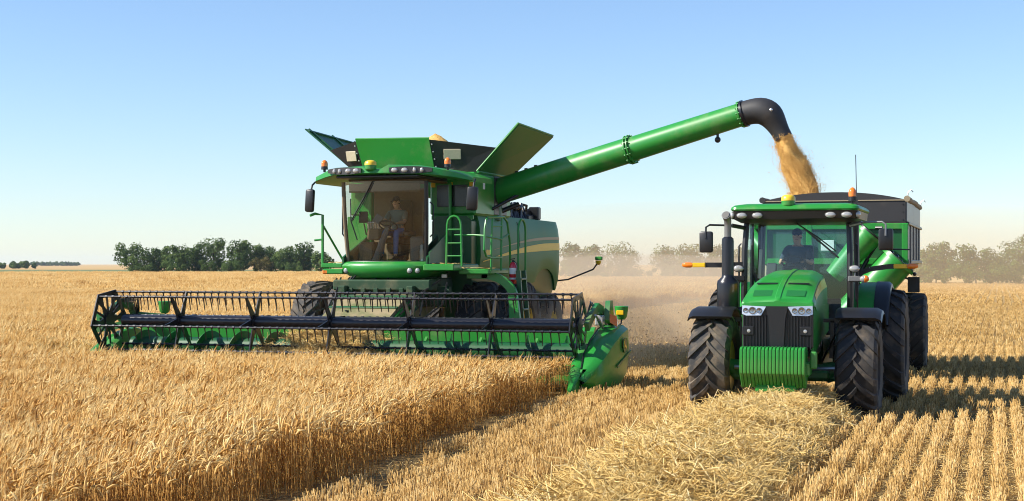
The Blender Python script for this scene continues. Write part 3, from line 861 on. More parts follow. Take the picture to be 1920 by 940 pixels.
        f = MB().box((TX + s * .44, TY - 1.10, 1.42), (.19, .04, .15), bev=.02)
        fo = B('fog_light', f, 'black')
        B('lens', MB().lathe((TX + s * .43, TY - 1.118, 1.42), (0, -1, 0), [(0, .03), (.012, .026), (.016, .005)], 14), 'lens', fo)
    # fenders
    for s in (-1, 1):
        m = MB(); rings = []
        for i in range(13):
            ph = rad(58 + i * 6.6); rr = .93
            def q(x, r_): return (TX + s * x, TY - r_ * cos(ph), .81 + r_ * sin(ph))
            rings.append([q(.80, rr), q(.84, rr + .02), q(1.42, rr + .02), q(1.50, rr - .02), q(1.52, rr - .07), q(1.50, rr - .07), q(1.46, rr - .03), q(.82, rr - .02)])
        m.loft(rings); m.box((TX + s * .72, TY + .05, 1.55), (.28, .08, .06)).bar((TX + s * .72, TY + .05, 1.55), (TX + s * .70, TY + .05, .95), .08, .06)
        B('front_fender', m, 'black', None, 40)
        m = MB(); m2 = MB(); r1 = []; r2 = []
        for i in range(15):
            ph = rad(22 + i * 9); rr = 1.10
            def q(x, r_): return (TX + s * x, TY + 3.0 - r_ * cos(ph), 1.0 + r_ * sin(ph))
            r1.append([q(.90, rr), q(.93, rr + .03), q(1.20, rr + .03), q(1.20, rr - .01)])
            r2.append([q(1.204, rr - .01), q(1.204, rr + .045), q(1.40, rr + .04), q(1.45, rr), q(1.46, rr - .06), q(1.43, rr - .06), q(1.40, rr - .02)])
        m.loft(r1); f = B('rear_fender', m, 'green', None, 40); B('fender_extension', m2.loft(r2), 'black', f, 40)
    # cab
    y0, y1 = TY + 1.32, TY + 3.0
    fl = MB().box((TX, (y0 + y1) / 2, 1.32), (1.5, y1 - y0, .12), bev=.03).box((TX, y0 + .04, 1.62), (1.45, .06, .5), bev=.02)
    B('cab_floor', fl, 'interior_dark')
    for s in (-1, 1):
        p = MB()
        p.tube([(TX + s * .86, y0 + .02, 1.25), (TX + s * .885, y0 - .01, 1.9), (TX + s * .875, y0 + .0, 2.7), (TX + s * .85, y0 + .1, 3.2)], [.055, .055, .05, .05], 8)
        B('front_pillar', p, 'black')
        p = MB().tube([(TX + s * .90, y0 + .95, 1.3), (TX + s * .90, y0 + .98, 3.2)], .035, 8); B('middle_pillar', p, 'black')
        p = MB().tube([(TX + s * .85, y1, 1.6), (TX + s * .82, y1 + .05, 3.2)], .055, 8); B('rear_pillar', p, 'black')
        d = MB().quad((TX + s * .905, y0 + .06, 1.3), (TX + s * .905, y0 + .93, 1.3), (TX + s * .885, y0 + .95, 3.16), (TX + s * .875, y0 + .12, 3.16)).quad((TX + s * .90, y0 + 1.02, 1.75), (TX + s * .86, y1 - .05, 1.75), (TX + s * .84, y1, 3.16), (TX + s * .89, y0 + 1.02, 3.16))
        B('side_window', d, 'glass_tractor')
        h = MB().tube([(TX + s * .96, y0 + .10, 1.5), (TX + s * .99, y0 + .10, 1.56), (TX + s * .99, y0 + .10, 2.75), (TX + s * .95, y0 + .10, 2.8)], .016, 6)
        B('door_handrail', h, 'black')
        stp = MB()
        for i in range(3): stp.box((TX + s * .93, y0 + .25, .55 + i * .28), (.34, .30, .04), bev=.01)
        stp.bar((TX + s * .78, y0 + .12, .5), (TX + s * .78, y0 + .12, 1.3), .04, .05).bar((TX + s * 1.08, y0 + .12, .5), (TX + s * 1.08, y0 + .12, 1.2), .04, .05)
        B('cab_step', stp, 'black')
        sk = MB().box((TX + s * .80, y0 + .35, .95), (.42, .8, .48), bev=.06); B('fuel_tank', sk, 'black')
    rows_ = []
    for i in range(7):
        z = lerp(1.62, 3.17, i / 6); row = []
        for k in range(9):
            u = k / 8 * 2 - 1; row.append((TX + u * .845, y0 - .10 * (1 - u * u) + .07 * (i / 6) ** 3, z))
        rows_.append(row)
    B('windshield', MB().loft(rows_, caps=False, closed=False), 'glass_tractor')
    B('rear_window', MB().quad((TX - .80, y1 + .02, 1.75), (TX + .80, y1 + .02, 1.75), (TX + .78, y1 + .05, 3.15), (TX - .78, y1 + .05, 3.15)), 'glass_tractor')
    def rr_(hw, ya, yb, z, rd=.12):
        pts = []
        for cx_, cy_, a0 in ((hw - rd, ya + rd, -90), (hw - rd, yb - rd, 0), (-hw + rd, yb - rd, 90), (-hw + rd, ya + rd, 180)):
            for i in range(5):
                a = rad(a0 + i * 22.5); pts.append((TX + cx_ + rd * cos(a), cy_ + rd * sin(a), z))
        return pts
    ya, yb = y0 - .44, y1 + .12
    roof = MB().loft([rr_(1.04, ya + .02, yb, 3.335), rr_(1.06, ya, yb, 3.36), rr_(1.05, ya + .01, yb, 3.395), rr_(1.0, ya + .06, yb - .05, 3.43), rr_(.86, ya + .3, yb - .2, 3.46)])
    rf = B('cab_roof', roof, 'green', None, 40)
    und = MB().loft([rr_(.92, ya + .22, yb - .1, 3.14), rr_(1.02, ya + .05, yb - .02, 3.20), rr_(1.035, ya + .025, yb - .01, 3.33)])
    B('roof_liner', und, 'black', rf, 40)
    for x, z in ((-.86, 3.255), (-.60, 3.255), (.60, 3.255), (.86, 3.255)):
        lamp_oval(rt, 'work_light', (TX + x, ya + .035, z), .085, .05)
    for s in (-1, 1): lamp_oval(rt, 'work_light', (TX + s * 1.03, ya + .12, 3.26), .05, .055, nrm=(s * .8, -.6, 0))
    gps_dome(rt, (TX - .10, ya + .12, 3.40), .115, .20)
    beacon(rt, (TX + .93, ya + .28, 3.49), .065, .22)
    B('antenna', MB().tube([(TX + 1.0, ya + .25, 3.38), (TX + 1.0, ya + .25, 3.55)], .02, 8).tube([(TX + 1.0, ya + .25, 3.55), (TX + .985, ya + .25, 4.25)], .007, 5), 'black')
    # wiper
    B('wiper', MB().tube([(TX - .05, y0 - .12, 3.17), (TX + .35, y0 - .125, 2.9), (TX + .66, y0 - .09, 2.66)], .012, 6).bar((TX + .15, y0 - .13, 3.03), (TX + .70, y0 - .075, 2.55), .012, .03), 'black')
    # mirrors
    for s, z in ((-1, 3.10), (1, 3.13)):
        xo = TX + s * (1.50 if s < 0 else 1.47)
        a = MB().tube([(TX + s * .88, y0 + .02, z - .04), (TX + s * 1.08, y0 - .1, z)], .035, 8).tube([(TX + s * 1.08, y0 - .1, z), (xo - s * .06, y0 - .2, z + .01), (xo, y0 - .22, z - .03), (xo + s * .0, y0 - .24, z - .22)], .017, 8)
        ar = B('mirror', a, 'black' if s < 0 else 'grey')
        B('mirror_housing', MB().box((xo + s * .0, y0 - .19, z - .28), (.235, .09, .36), rot=(0, 0, s * .12), bev=.035, seg=2), 'black', ar)
        B('mirror_glass', MB().box((xo, y0 - .142, z - .28), (.19, .006, .31), rot=(0, 0, s * .12)), 'mirror', ar)
    # exhaust stack (left of the bonnet)
    ex, ey = TX - 1.06, TY + .70
    e = MB().lathe((ex, ey, 1.45), (0, 0, 1), [(0, .16), (.05, .18), (.66, .18), (.72, .17), (.78, .105), (.82, .10)], 24).lathe((ex, ey, 2.2), (0, 0, 1), [(0, .10), (.62, .10), (.67, .095), (.70, .06)], 24)
    e.cyl((TX - .5, ey, 1.7), (ex, ey, 1.65), .07)
    es = B('exhaust_stack', e, 'blacksteel', None, 40)
    B('exhaust_pipe', MB().tube([(ex, ey, 2.86), (ex, ey, 3.08), (ex, ey - .01, 3.17), (ex - .01, ey - .06, 3.235), (ex - .015, ey - .10, 3.26)], [.058, .058, .062, .07, .075], 16), 'grey', es, 50)
    B('pipe_mouth', MB().cyl((ex - .0155, ey - .101, 3.2605), (ex - .017, ey - .108, 3.264), .06, n=16), 'black', es)
    # turn lamps on arms, small lamps at the pillars
    for s in (-1, 1):
        yy = y0 - .02 if s < 0 else TY + 2.0
        xo = TX + (s * 1.85)
        if s < 0: pts = [(TX - .9, yy, 2.44), (TX - 1.2, yy, 2.43), (TX - 1.55, yy, 2.43)]
        else: pts = [(TX + .95, yy, 2.28), (TX + 1.15, yy, 2.36), (TX + 1.42, yy, 2.40), (TX + 1.55, yy, 2.41)]
        m = MB()
        for p, q in zip(pts[:-1], pts[1:]): m.bar(p, q, .05, .085)
        arm = B('warning_lamp_arm', m, 'black')
        ex_ = pts[-1][0]
        B('reflector', MB().box((ex_ + s * .10, yy - .03, pts[-1][2]), (.22, .05, .075), bev=.01), 'amberface', arm)
        B('turn_lamp', MB().loft([[(ex_ + s * t, yy - .03 + .03 * cos(a) * r, pts[-1][2] + .045 * sin(a) * r) for a in [2 * pi * i / 12 for i in range(12)]] for t, r in ((.215, .8), (.25, 1), (.33, 1), (.385, .6), (.395, .1))]), 'orange', arm, 60)
        br = B('lamp_bracket', MB().box((TX + s * .98, y0 - .06, 2.20), (.26, .10, .10), bev=.02).cyl((TX + s * .96, y0 - .06, 2.25), (TX + s * .96, y0 - .06, 2.36), .014), 'black' if s < 0 else 'grey')
        lamp_oval(rt, 'front_lamp', (TX + s * .96, y0 - .12, 2.37), .085, .055)
        l = MB()
        c = Vector((TX + s * 1.12, y0 - .10, 2.20))
        def ring(k, off, h): return [c + Vector((cos(a) * .075 * k * (1 if cos(a) * s * h > 0 else .04), -off, sin(a) * .06 * k)) for a in [2 * pi * i / 16 for i in range(16)]]
        B('turn_signal', MB().loft([ring(1, -.04, 1), ring(1, .01, 1), ring(.6, .03, 1), ring(.1, .035, 1)]), 'orange', br, 60)
        B('position_lamp', MB().loft([ring(1, -.04, -1), ring(1, .01, -1), ring(.6, .03, -1), ring(.1, .035, -1)]), 'lens', br, 60)
    # inside the cab
    sx, sy = TX - .12, y0 + 1.05
    seat = MB().box((sx, sy + .05, 2.04), (.52, .5, .14), bev=.05, seg=2).box((sx, sy + .33, 2.42), (.50, .14, .72), rot=(.12, 0, 0), bev=.05, seg=2).box((sx, sy + .05, 1.68), (.34, .34, .62), bev=.05)
    so_ = B('seat', seat, 'interior_dark')
    B('armrest_console', MB().box((TX - .48, sy - .22, 2.22), (.16, .60, .14), bev=.03).box((TX - .50, sy - .5, 2.34), (.18, .05, .26), rot=(-.35, 0, 0), bev=.02).tube([(TX - .48, sy - .40, 2.29), (TX - .48, sy - .46, 2.46)], .025, 8), 'interior_dark')
    B('cab_display', MB().box((TX - .64, y0 + .16, 2.45), (.05, .03, .50), rot=(0, .06, 0), bev=.01), 'window_tan')
    sc = B('steering_column', MB().cyl((sx, y0 + .18, 1.4), (sx, y0 + .50, 2.38), .06, .05, 12).box((sx, y0 + .40, 2.34), (.34, .16, .12), rot=(-.5, 0, 0), bev=.03), 'interior_dark')
    cw = Vector((sx, y0 + .56, 2.47)); nw = Vector((0, .55, .83)).normalized(); u = Vector((1, 0, 0)); w_ = nw.cross(u)
    wm = MB().tube([tuple(cw + u * cos(2 * pi * i / 24) * .20 + w_ * sin(2 * pi * i / 24) * .20) for i in range(24)], .017, 8, closed=True)
    for a in (90, 210, 330): wm.tube([tuple(cw - nw * .03), tuple(cw + u * cos(rad(a)) * .19 + w_ * sin(rad(a)) * .19)], .014, 6)
    B('steering_wheel', wm, 'interior_dark', sc)
    B('hydraulic_hose', MB().tube([(TX + .55, TY + .1, .9), (TX + .8, TY - .25, 1.35), (TX + .9, TY - .15, 1.5), (TX + 1.0, TY + .0, 1.3)], .02, 6), 'black')
    return rt
tractor()

# ------------------------------------------------------------------ grain cart
def cart():
    GX = -3.27; hw = 1.45; ya, yb = 32.5, 37.9
    rt = root('grain_cart', (GX, 35.6, 0), 'green grain cart with black tarp and folded unloading auger towed behind the tractor', 'grain cart')
    B = lambda n, m, mat, p=None, s=30: m.build(n, M[mat], p or rt, s)
    for s in (-1, 1): wheel(rt, (GX + s * 1.40, 35.85, .9), .91, .60, .42, 18, s, 'rubber', .05)
    B('axle', MB().box((GX, 35.85, .85), (2.5, .22, .22), bev=.03), 'green_dark')
    # hopper: open box walls with a slanted lower part
    zt, zm, zb = 3.28, 2.50, 1.25
    body = MB(); th = .05
    top = [(-hw, ya), (hw, ya), (hw, yb), (-hw, yb)]
    bot = [(-.45, ya + .95), (.45, ya + .95), (.45, yb - 1.2), (-.45, yb - 1.2)]
    L3 = lambda q, z: [(GX + x, y, z) for x, y in q]
    mid_ = top
    T, Mi, Bo = L3(top, zt), L3(mid_, zm), L3(bot, zb)
    Ti = [(GX + x * (1 - th / hw), y + (th if y == ya else -th), zt) for x, y in top]; Mi_i = [(a, b, zm + .02) for a, b, _ in Ti]
    Bi = [(GX + x * .8, y, zb + .08) for x, y in bot]
    body.add(T + Mi + Bo + Ti + Mi_i + Bi, [f for k in range(4) for f in (
        (k, (k + 1) % 4, 4 + (k + 1) % 4, 4 + k), (4 + k, 4 + (k + 1) % 4, 8 + (k + 1) % 4, 8 + k), (k, 12 + k, 12 + (k + 1) % 4, (k + 1) % 4),
        (12 + k, 16 + k, 16 + (k + 1) % 4, 12 + (k + 1) % 4), (16 + k, 20 + k, 20 + (k + 1) % 4, 16 + (k + 1) % 4))] + [(11, 10, 9, 8), (20, 21, 22, 23)])
    B('hopper', body, 'green_dark', None, 20)
    fr = MB()
    for z in (zm, zt - .06): fr.box((GX, ya - .03, z), (2 * hw + .1, .06, .12), bev=.01)
    for x in (-hw + .02, -.5, .5, hw - .02): fr.box((GX + x, ya - .035, (zm + zt) / 2), (.12, .07, zt - zm - .01), bev=.01)
    B('front_frame', fr, 'green')
    for s in (-1, 1):
        sd_ = MB().box((GX + s * (hw + .012), (ya + yb) / 2, (zm + zt) / 2), (.02, yb - ya - .06, zt - zm - .04), bev=.004)
        for y in (ya + 1.0, ya + 2.2, ya + 3.4, ya + 4.5): sd_.box((GX + s * (hw + .03), y, (zm + zt) / 2), (.05, .08, zt - zm - .06), bev=.01)
        B('side_sheet', sd_, 'cartside')
        lr = MB().prism([(GX + s * (hw + .004), ya + .02, zm - .01), (GX + s * (hw + .004), yb - .02, zm - .01), (GX + s * .48, yb - 1.2, zb + .05), (GX + s * .48, ya + .98, zb + .05)], (s * .012, 0, -.01))
        B('slope_sheet', lr, 'green_dusty')
        B('side_rail', MB().box((GX + s * (hw + .03), (ya + yb) / 2, zm - .01), (.07, yb - ya, .07), bev=.01).box((GX + s * (hw + .03), (ya + yb) / 2, zt), (.07, yb - ya, .06), bev=.01), 'black')
    # dark extension boards on top and the arched tarp
    ze = 3.74
    B('extension_board', MB().box((GX, yb, (zt + ze) / 2 + .02), (2 * hw, .05, ze - zt), bev=.01), 'tarp')
    ex = MB().box((GX, ya, (zt + ze) / 2 + .02), (2 * hw, .05, ze - zt), bev=.01)
    for x in (hw - .07, -hw + .07):
        for z in (3.36, 3.52, 3.67): ex.cyl((GX + x, ya - .025, z), (GX + x, ya - .04, z), .014, n=8)
    eb = B('extension_board', ex, 'tarp')
    B('board_seam', MB().box((GX, ya - .034, ze + .01), (2 * hw, .02, .022), bev=.004), 'canvas', eb)
    for s in (-1, 1): B('side_extension', MB().box((GX + s * hw, (ya + yb) / 2, (zt + ze) / 2 + .02), (.04, yb - ya, ze - zt - .02), bev=.01), 'cartside' if s > 0 else 'tarp')
    # tarp rolled open to both sides, bows across the mouth, raised front cap
    arc = []
    for i in range(17):
        u = i / 16 * 2 - 1; arc.append((GX + u * hw, .0, ze + .02 + .17 * (1 - abs(u) ** 2.2)))
    base = [(x, 0, ze - .02) for x, _, z in arc]
    for yy in (ya - .01, yb + .01):
        B('tarp_cap', MB().loft([[(x, yy + d, z) for x, _, z in arc] + [(x, yy + d, z) for x, _, z in reversed(base)] for d in (-.012, .012)]), 'tarp', None, 40)
    bow = MB()
    for k in range(1, 5):
        y = lerp(ya, yb, k / 5); bow.tube([(x, y, z) for x, _, z in arc], .02, 6)
    B('tarp_bow', bow, 'black')
    for s, mt in ((-1, 'tarp'), (1, 'window_tan')):
        roll = MB(); r0 = random.Random(4)
        roll.tube([(GX + s * (hw + .02), lerp(ya - .05, yb + .1, i / 14), ze + .045 + r0.uniform(-.012, .012)) for i in range(15)], [.055 + r0.uniform(-.012, .012) for _ in range(15)], 9)
        B('tarp_roll', roll, mt if mt == 'tarp' else 'canvas')
    hk = MB()
    for y in (ya + .02, yb + .06): hk.tube([(GX + hw + .03, y, ze + .05), (GX + hw + .04, y, ze + .17), (GX + hw + .10, y, ze + .22), (GX + hw + .14, y, ze + .17)], .012, 6)
    B('tarp_hook', hk, 'steel_bright')
    # pale window in the front wall
    wn = B('hopper_window', MB().box((GX - .12, ya - .075, 2.83), (.36, .02, .30), bev=.02), 'green_dark')
    B('pane', MB().box((GX - .12, ya - .087, 2.83), (.27, .012, .22), bev=.01), 'white', wn)
    # unloading auger folded across the front
    d0 = Vector((GX + .78, ya - .55, 3.05)); ax1 = Vector((-.62, 0, -.72)).normalized()
    up = MB().cyl(tuple(d0), tuple(d0 + ax1 * 1.12), .27, .19, 28).cyl(tuple(d0 - ax1 * .02), tuple(d0 + ax1 * .04), .33, n=28)
    ua = B('folded_auger', up, 'green', None, 40)
    B('joint_flange', MB().cyl(tuple(d0 - ax1 * .05), tuple(d0 - ax1 * .021), .31, n=28).tube([tuple(d0 - ax1 * .03 + Vector((.1, -.2, .1))), tuple(d0 - ax1 * .16 + Vector((.15, -.25, .0)))], .03, 8), 'black', ua)
    d1 = Vector((GX + 1.32, ya - .50, 2.52)); ax2 = Vector((-.66, -.02, -.75)).normalized()
    lo = MB().cyl(tuple(d1), tuple(d1 + ax2 * 2.0), .34, .31, 28).cyl(tuple(d1 - ax2 * .02), tuple(d1 + ax2 * .05), .40, n=28)
    la = B('lower_auger', lo, 'green', None, 40)
    B('joint_flange', MB().cyl(tuple(d1 - ax2 * .04), tuple(d1 - ax2 * .021), .37, n=28), 'green_dark', la)
    jn = MB()
    for k in range(7): jn.sphere(tuple(d1 - ax2 * .10 + Vector((-.28 + k * .09, -.05, .16 - k * .085)) ), .04 + .012 * (k % 3), 8, 6)
    jn.tube([tuple(d1 - ax2 * .1 + Vector((-.2, -.1, .15))), tuple(d1 - ax2 * .22 + Vector((.1, -.1, .05))), tuple(d1 - ax2 * .08 + Vector((.2, -.1, -.2)))], .02, 6)
    B('joint_coupling', jn, 'blacksteel', la)
    B('hinge_cylinder', MB().cyl((GX + .30, ya - .45, 1.75), (GX + .72, ya - .45, 2.55), .045).cyl((GX + .72, ya - .45, 2.55), (GX + .95, ya - .45, 2.90), .025), 'blacksteel')
    B('hopper_boot', MB().prism([(GX + .25, ya - .3, 1.3), (GX + 1.0, ya - .3, 1.75), (GX + 1.25, ya - .3, 2.35), (GX + 1.05, ya - .3, 2.4), (GX + .1, ya - .3, 1.7)], (0, .5, 0)), 'green_dark')
    B('side_chute', MB().prism([(GX + 1.0, ya - .1, 1.72), (GX + 1.47, ya - .1, 2.28), (GX + 1.44, ya - .1, 2.34), (GX + .95, ya - .1, 1.85)], (0, .25, 0)), 'window_tan')
    B('reflector_plate', MB().box((GX + 1.58, ya + .4, 2.02), (.24, .03, .32), bev=.01).bar((GX + 1.3, ya + .42, 2.2), (GX + 1.58, ya + .42, 2.1), .03, .04), 'black')
    B('drawbar', MB().box((GX, 30.9, .62), (.28, 3.2, .24), bev=.03).bar((GX - .5, 32.6, 1.2), (GX, 30.6, .70), .14, .16).bar((GX + .5, 32.6, 1.2), (GX, 30.6, .70), .14, .16), 'green_dark')
    B('undercarriage', MB().box((GX - .55, 35.2, 1.1), (.14, 4.2, .2), bev=.02).box((GX + .55, 35.2, 1.1), (.14, 4.2, .2), bev=.02), 'green_dark')
    return rt
cart()

# grain already in the cart, and the stream that falls into it
def grain():
    r = random.Random(3)
    m = MB(); nx, ny = 18, 30
    pts = []
    for j in range(ny + 1):
        for i in range(nx + 1):
            x = lerp(-4.66, -1.88, i / nx); y = lerp(32.57, 37.83, j / ny)
            d = math.hypot((x + 3.9), (y - 34.4)); pts.append((x, y, 3.18 + .38 * math.exp(-d * d / 1.6) + .02 * mnoise.noise((x * 4, y * 4, 0))))
    m.add(pts, [(j * (nx + 1) + i, j * (nx + 1) + i + 1, (j + 1) * (nx + 1) + i + 1, (j + 1) * (nx + 1) + i) for j in range(ny) for i in range(nx)])
    tag(m.build('grain_load', M['grain'], None, 60), 'load of golden wheat heaped inside the grain cart', 'grain', kind='stuff')
    # falling stream: path from the spout, thickening and drifting to the right
    path = [(-4.57, 34.48, 5.30, .18), (-4.49, 34.48, 5.05, .23), (-4.33, 34.48, 4.70, .29), (-4.18, 34.48, 4.35, .33), (-4.05, 34.48, 3.95, .35), (-4.00, 34.48, 3.55, .36)]
    def at(t):
        k = t * (len(path) - 1); i = min(int(k), len(path) - 2); f = k - i
        return [lerp(path[i][q], path[i + 1][q], f) for q in range(4)]
    m = MB(); rings = []
    for i in range(34):
        x, y, z, rr = at(i / 33)
        rings.append([(x + (cos(a) * rr * .90) * (1 + .42 * mnoise.noise((cos(a) * 1.6, sin(a) * 1.6, z * 3.2))), y + (sin(a) * rr * .9) * (1 + .28 * mnoise.noise((sin(a), cos(a), z * 2.5))), z) for a in [2 * pi * q / 26 for q in range(26)]])
    m.loft(rings)
    b0 = len(m.v)
    for _ in range(26000):
        t = r.random(); x, y, z, rr = at(t)
        rad_ = rr * (abs(r.gauss(.84, .14)) if r.random() < .93 else abs(r.gauss(1.1, .45))); a = r.uniform(0, 2 * pi)
        rad_ *= 1 + .42 * mnoise.noise((cos(a) * 1.6, sin(a) * 1.6, z * 3.2))
        p = Vector((x + cos(a) * rad_, y + sin(a) * rad_, z + r.gauss(0, .02)))
        s = r.uniform(.004, .0085); d = Vector((r.gauss(0, .5), r.gauss(0, .5), 1)).normalized() * s * 1.9
        u = d.cross(Vector((1, .3, 0))).normalized() * s; q = d.cross(u).normalized() * s
        m.add([p + d, p + u, p + q, p - u, p - q, p - d], [(0, 1, 2), (0, 2, 3), (0, 3, 4), (0, 4, 1), (5, 2, 1), (5, 3, 2), (5, 4, 3), (5, 1, 4)])
    tag(m.build('falling_grain', M['grain'], None, None), 'stream of golden grain pouring from the black spout into the cart', 'grain', kind='stuff')
grain()
# ------------------------------------------------------------------ combine harvester
HC = -13.05
def harvester():
    rt = root('combine_harvester', (HC, 36.5, 0), 'big green combine harvester with glass cab, raised grain tank flaps and unloading auger swung out', 'combine harvester')
    B = lambda n, m, mat, p=None, s=30: m.build(n, M[mat], p or rt, s)
    # ---- wheels
    for s in (-1, 1):
        for off in (1.62, 2.46):
            wheel(rt, (HC + s * off, 33.9, 1.02), 1.03, .66, .50, 20, s, 'rubber_dusty' if s < 0 else 'rubber', .065)
        wheel(rt, (HC + s * 1.50, 39.6, .82), .83, .55, .38, 18, s, 'rubber', .05)
    B('front_axle', MB().box((HC, 33.9, 1.0), (3.4, .42, .42), bev=.05).box((HC - 1.0, 33.9, 1.3), (.4, .6, .8), bev=.05).box((HC + 1.0, 33.9, 1.3), (.4, .6, .8), bev=.05), 'green_dark')
    B('rear_axle', MB().box((HC, 39.6, .8), (2.6, .25, .25), bev=.03).box((HC, 39.4, 1.2), (.5, .5, .7), bev=.03), 'green_dark')
    # ---- main body
    def bodysec(y, hw, z0, z1, sl=.0, rd=.12):
        return [(HC - hw + .1, y, z0), (HC - hw, y, z0 + .12), (HC - hw, y, z1 - rd), (HC - hw + rd, y, z1), (HC + hw - rd, y, z1), (HC + hw, y, z1 - rd), (HC + hw, y, z0 + .12), (HC + hw - .1, y, z0)]
    core = MB().loft([bodysec(33.6, 1.48, 1.45, 3.55), bodysec(36, 1.48, 1.35, 3.54), bodysec(40.2, 1.46, 1.45, 3.50), bodysec(41.0, 1.40, 1.9, 3.45)])
    B('body', core, 'green_dark', None, 40)
    # side panels: outline in the Y-Z plane with a wheel arch, slightly bulging
    for s in (-1, 1):
        top = [(34.0, 3.585), (36.0, 3.60), (38.5, 3.60), (40.3, 3.60), (41.25, 3.575)]
        bot = [(34.0, 2.30), (36.0, 2.16), (37.6, 2.02), (38.5, 1.90)]
        arch = [(38.62 + .95 * (1 - cos(rad(a))), 1.62 + .72 * sin(rad(a)) + .2) for a in (10, 35, 60, 90, 120, 145, 165)]
        rear = [(40.75, 1.72), (41.0, 1.95), (41.2, 2.35), (41.28, 2.9)]
        cols = []
        # build as vertical strips
        ysp = [34.0 + 7.28 * i / 44 for i in range(45)]
        def tz(y): return 3.585 + .02 * sin((y - 34) / 7.3 * pi)
        def bz(y):
            if y < 38.55: return lerp(2.32, 1.96, sstep(34, 38.5, y))
            if y < 40.55:
                u = (y - 39.55) / 1.0; return 1.66 + .56 * math.sqrt(max(0, 1 - u * u)) + .10
            return lerp(1.72, 2.1, sstep(40.55, 41.3, y) ** 1.4)
        for y in ysp:
            col = []
            for k in range(9):
                t = k / 8; z = lerp(bz(y), tz(y), t)
                bulge = .05 * sin(min(1, max(0, (z - 1.7) / 1.95)) * pi) + .02 - .16 * sstep(40.4, 41.3, y) ** 2 - .05 * sstep(.82, 1, t) - .05 * sstep(.18, 0, t)
                col.append((HC + s * (1.50 + bulge), y, z))
            cols.append(col)
        m = MB().loft(cols, caps=False, closed=False)
        ed = [c[0] for c in cols]; inn = [(x - s * .16, y, z + .02) for x, y, z in ed]
        m.loft([ed, inn], caps=False, closed=False)
        ed = [c[-1] for c in cols]; inn = [(x - s * .16, y, z + .01) for x, y, z in ed]; m.loft([ed, inn], caps=False, closed=False)
        for c in (cols[0], cols[-1]): m.loft([c, [(x - s * .14, y, z) for x, y, z in c]], caps=False, closed=False)
        sp = B('side_panel', m, 'green_side', None, 40)
        def surf(y, z):
            t = (z - bz(y)) / (tz(y) - bz(y))
            bulge = .05 * sin(min(1, max(0, (z - 1.7) / 1.95)) * pi) + .02 - .16 * sstep(40.4, 41.3, y) ** 2 - .05 * sstep(.82, 1, t) - .05 * sstep(.18, 0, t)
            return HC + s * (1.50 + bulge + .012)
        def band(f0, f1, ya_, yb_, nm, mat):
            q = []
            for i in range(25):
                y = lerp(ya_, yb_, i / 24); q.append([(surf(y, lerp(f0(y), f1(y), k / 3)), y, lerp(f0(y), f1(y), k / 3)) for k in range(4)])
            B(nm, MB().loft(q, caps=False, closed=False), mat, sp, 60)
        mid = lambda y: 2.50 + .42 * (1 - (1 - (y - 34.15) / 7.0) ** 2.0)
        band(lambda y: mid(y) - .012 - .085 * sstep(34.15, 39.5, y), lambda y: mid(y) + .012 + .085 * sstep(34.15, 39.5, y), 34.15, 41.18, 'stripe', 'stripe')
        band(lambda y: mid(y) + .20 - .01, lambda y: mid(y) + .20 + .06 * sstep(35.0, 39, y), 35.0, 41.2, 'upper_stripe', 'stripe_tan')
        # panel joint as a thin dark strip
        q = MB().tube([(surf(37.0, 3.50) , 37.0, 3.50), (surf(37.05, 3.3), 37.05, 3.3), (surf(37.02, 2.9), 37.02, 2.9), (surf(36.8, 2.68), 36.8, 2.68)], .010, 5)
        B('panel_joint', q, 'black', sp)
        if s > 0: B('model_badge', MB().box((surf(34.45, 2.72) + .004, 34.5, 2.72), (.012, .30, .12), bev=.004), 'stripe', sp)
    B('rear_hood', MB().loft([bodysec(40.3, 1.44, 1.9, 3.56), bodysec(41.1, 1.36, 2.1, 3.52), bodysec(41.35, 1.22, 2.3, 3.4)]), 'green_side', None, 40)
    # straw chopper skirt under the rear
    B('chopper_hood', MB().prism([(HC + 1.18, 39.0, 1.9), (HC + 1.18, 40.9, 1.9), (HC + 1.18, 41.3, 1.25), (HC + 1.18, 40.6, 1.15)], (-2.36, 0, 0)), 'grey')
    # engine bay on top behind the tank
    en = MB().box((HC + .5, 38.4, 3.72), (1.5, 2.2, .36), bev=.06).cyl((HC + .7, 37.6, 3.6), (HC + .7, 37.6, 4.1), .09)
    r = random.Random(2)
    for i in range(9):
        y = 36.9 + i * .16; en.tube([(HC + 1.38, y, 3.58), (HC + 1.28 + r.uniform(-.1, .1), y + .1, 3.78 + r.uniform(0, .2)), (HC + 1.0, y + .2, 3.72)], .035 + .02 * r.random(), 7)
    for i in range(7): en.sphere((HC + 1.22 + r.uniform(-.15, .15), 36.9 + i * .2, 3.72 + r.uniform(-.05, .22)), r.uniform(.06, .11), 8, 6)
    B('engine_parts', en, 'blacksteel', None, 40)
    B('hydraulic_hose', MB().tube([(HC + 1.25, 37.6, 3.7), (HC + 1.35, 37.9, 3.98), (HC + 1.4, 38.2, 3.95), (HC + 1.35, 38.3, 3.82)], .035, 8), 'rubber')
    B('air_intake', MB().box((HC + 1.32, 39.2, 3.78), (.28, .26, .34), bev=.03).box((HC + 1.15, 38.8, 3.66), (.4, .5, .14), bev=.03), 'black')
    # ---- grain tank
    tk = MB().box((HC, 35.0, 4.07), (3.12, 2.7, 1.0), bev=.05)
    tk.box((HC, 33.66, 3.52), (3.02, .06, .10), bev=.01)
    B('grain_tank', tk, 'green', None, 30)
    fw = MB().box((HC, 33.68, 2.95), (2.9, .10, 1.15), bev=.02)
    B('front_wall', fw, 'green')
    B('wall_door', MB().box((HC + 1.05, 33.61, 2.93), (.56, .03, .98), bev=.01).box((HC + 1.28, 33.585, 2.75), (.05, .03, .16), bev=.01), 'green_dark')
    # things on the front of the tank, right of the cab
    B('tank_window', MB().box((HC + 1.16, 33.635, 4.02), (.42, .02, .50), bev=.03), 'black_gloss')
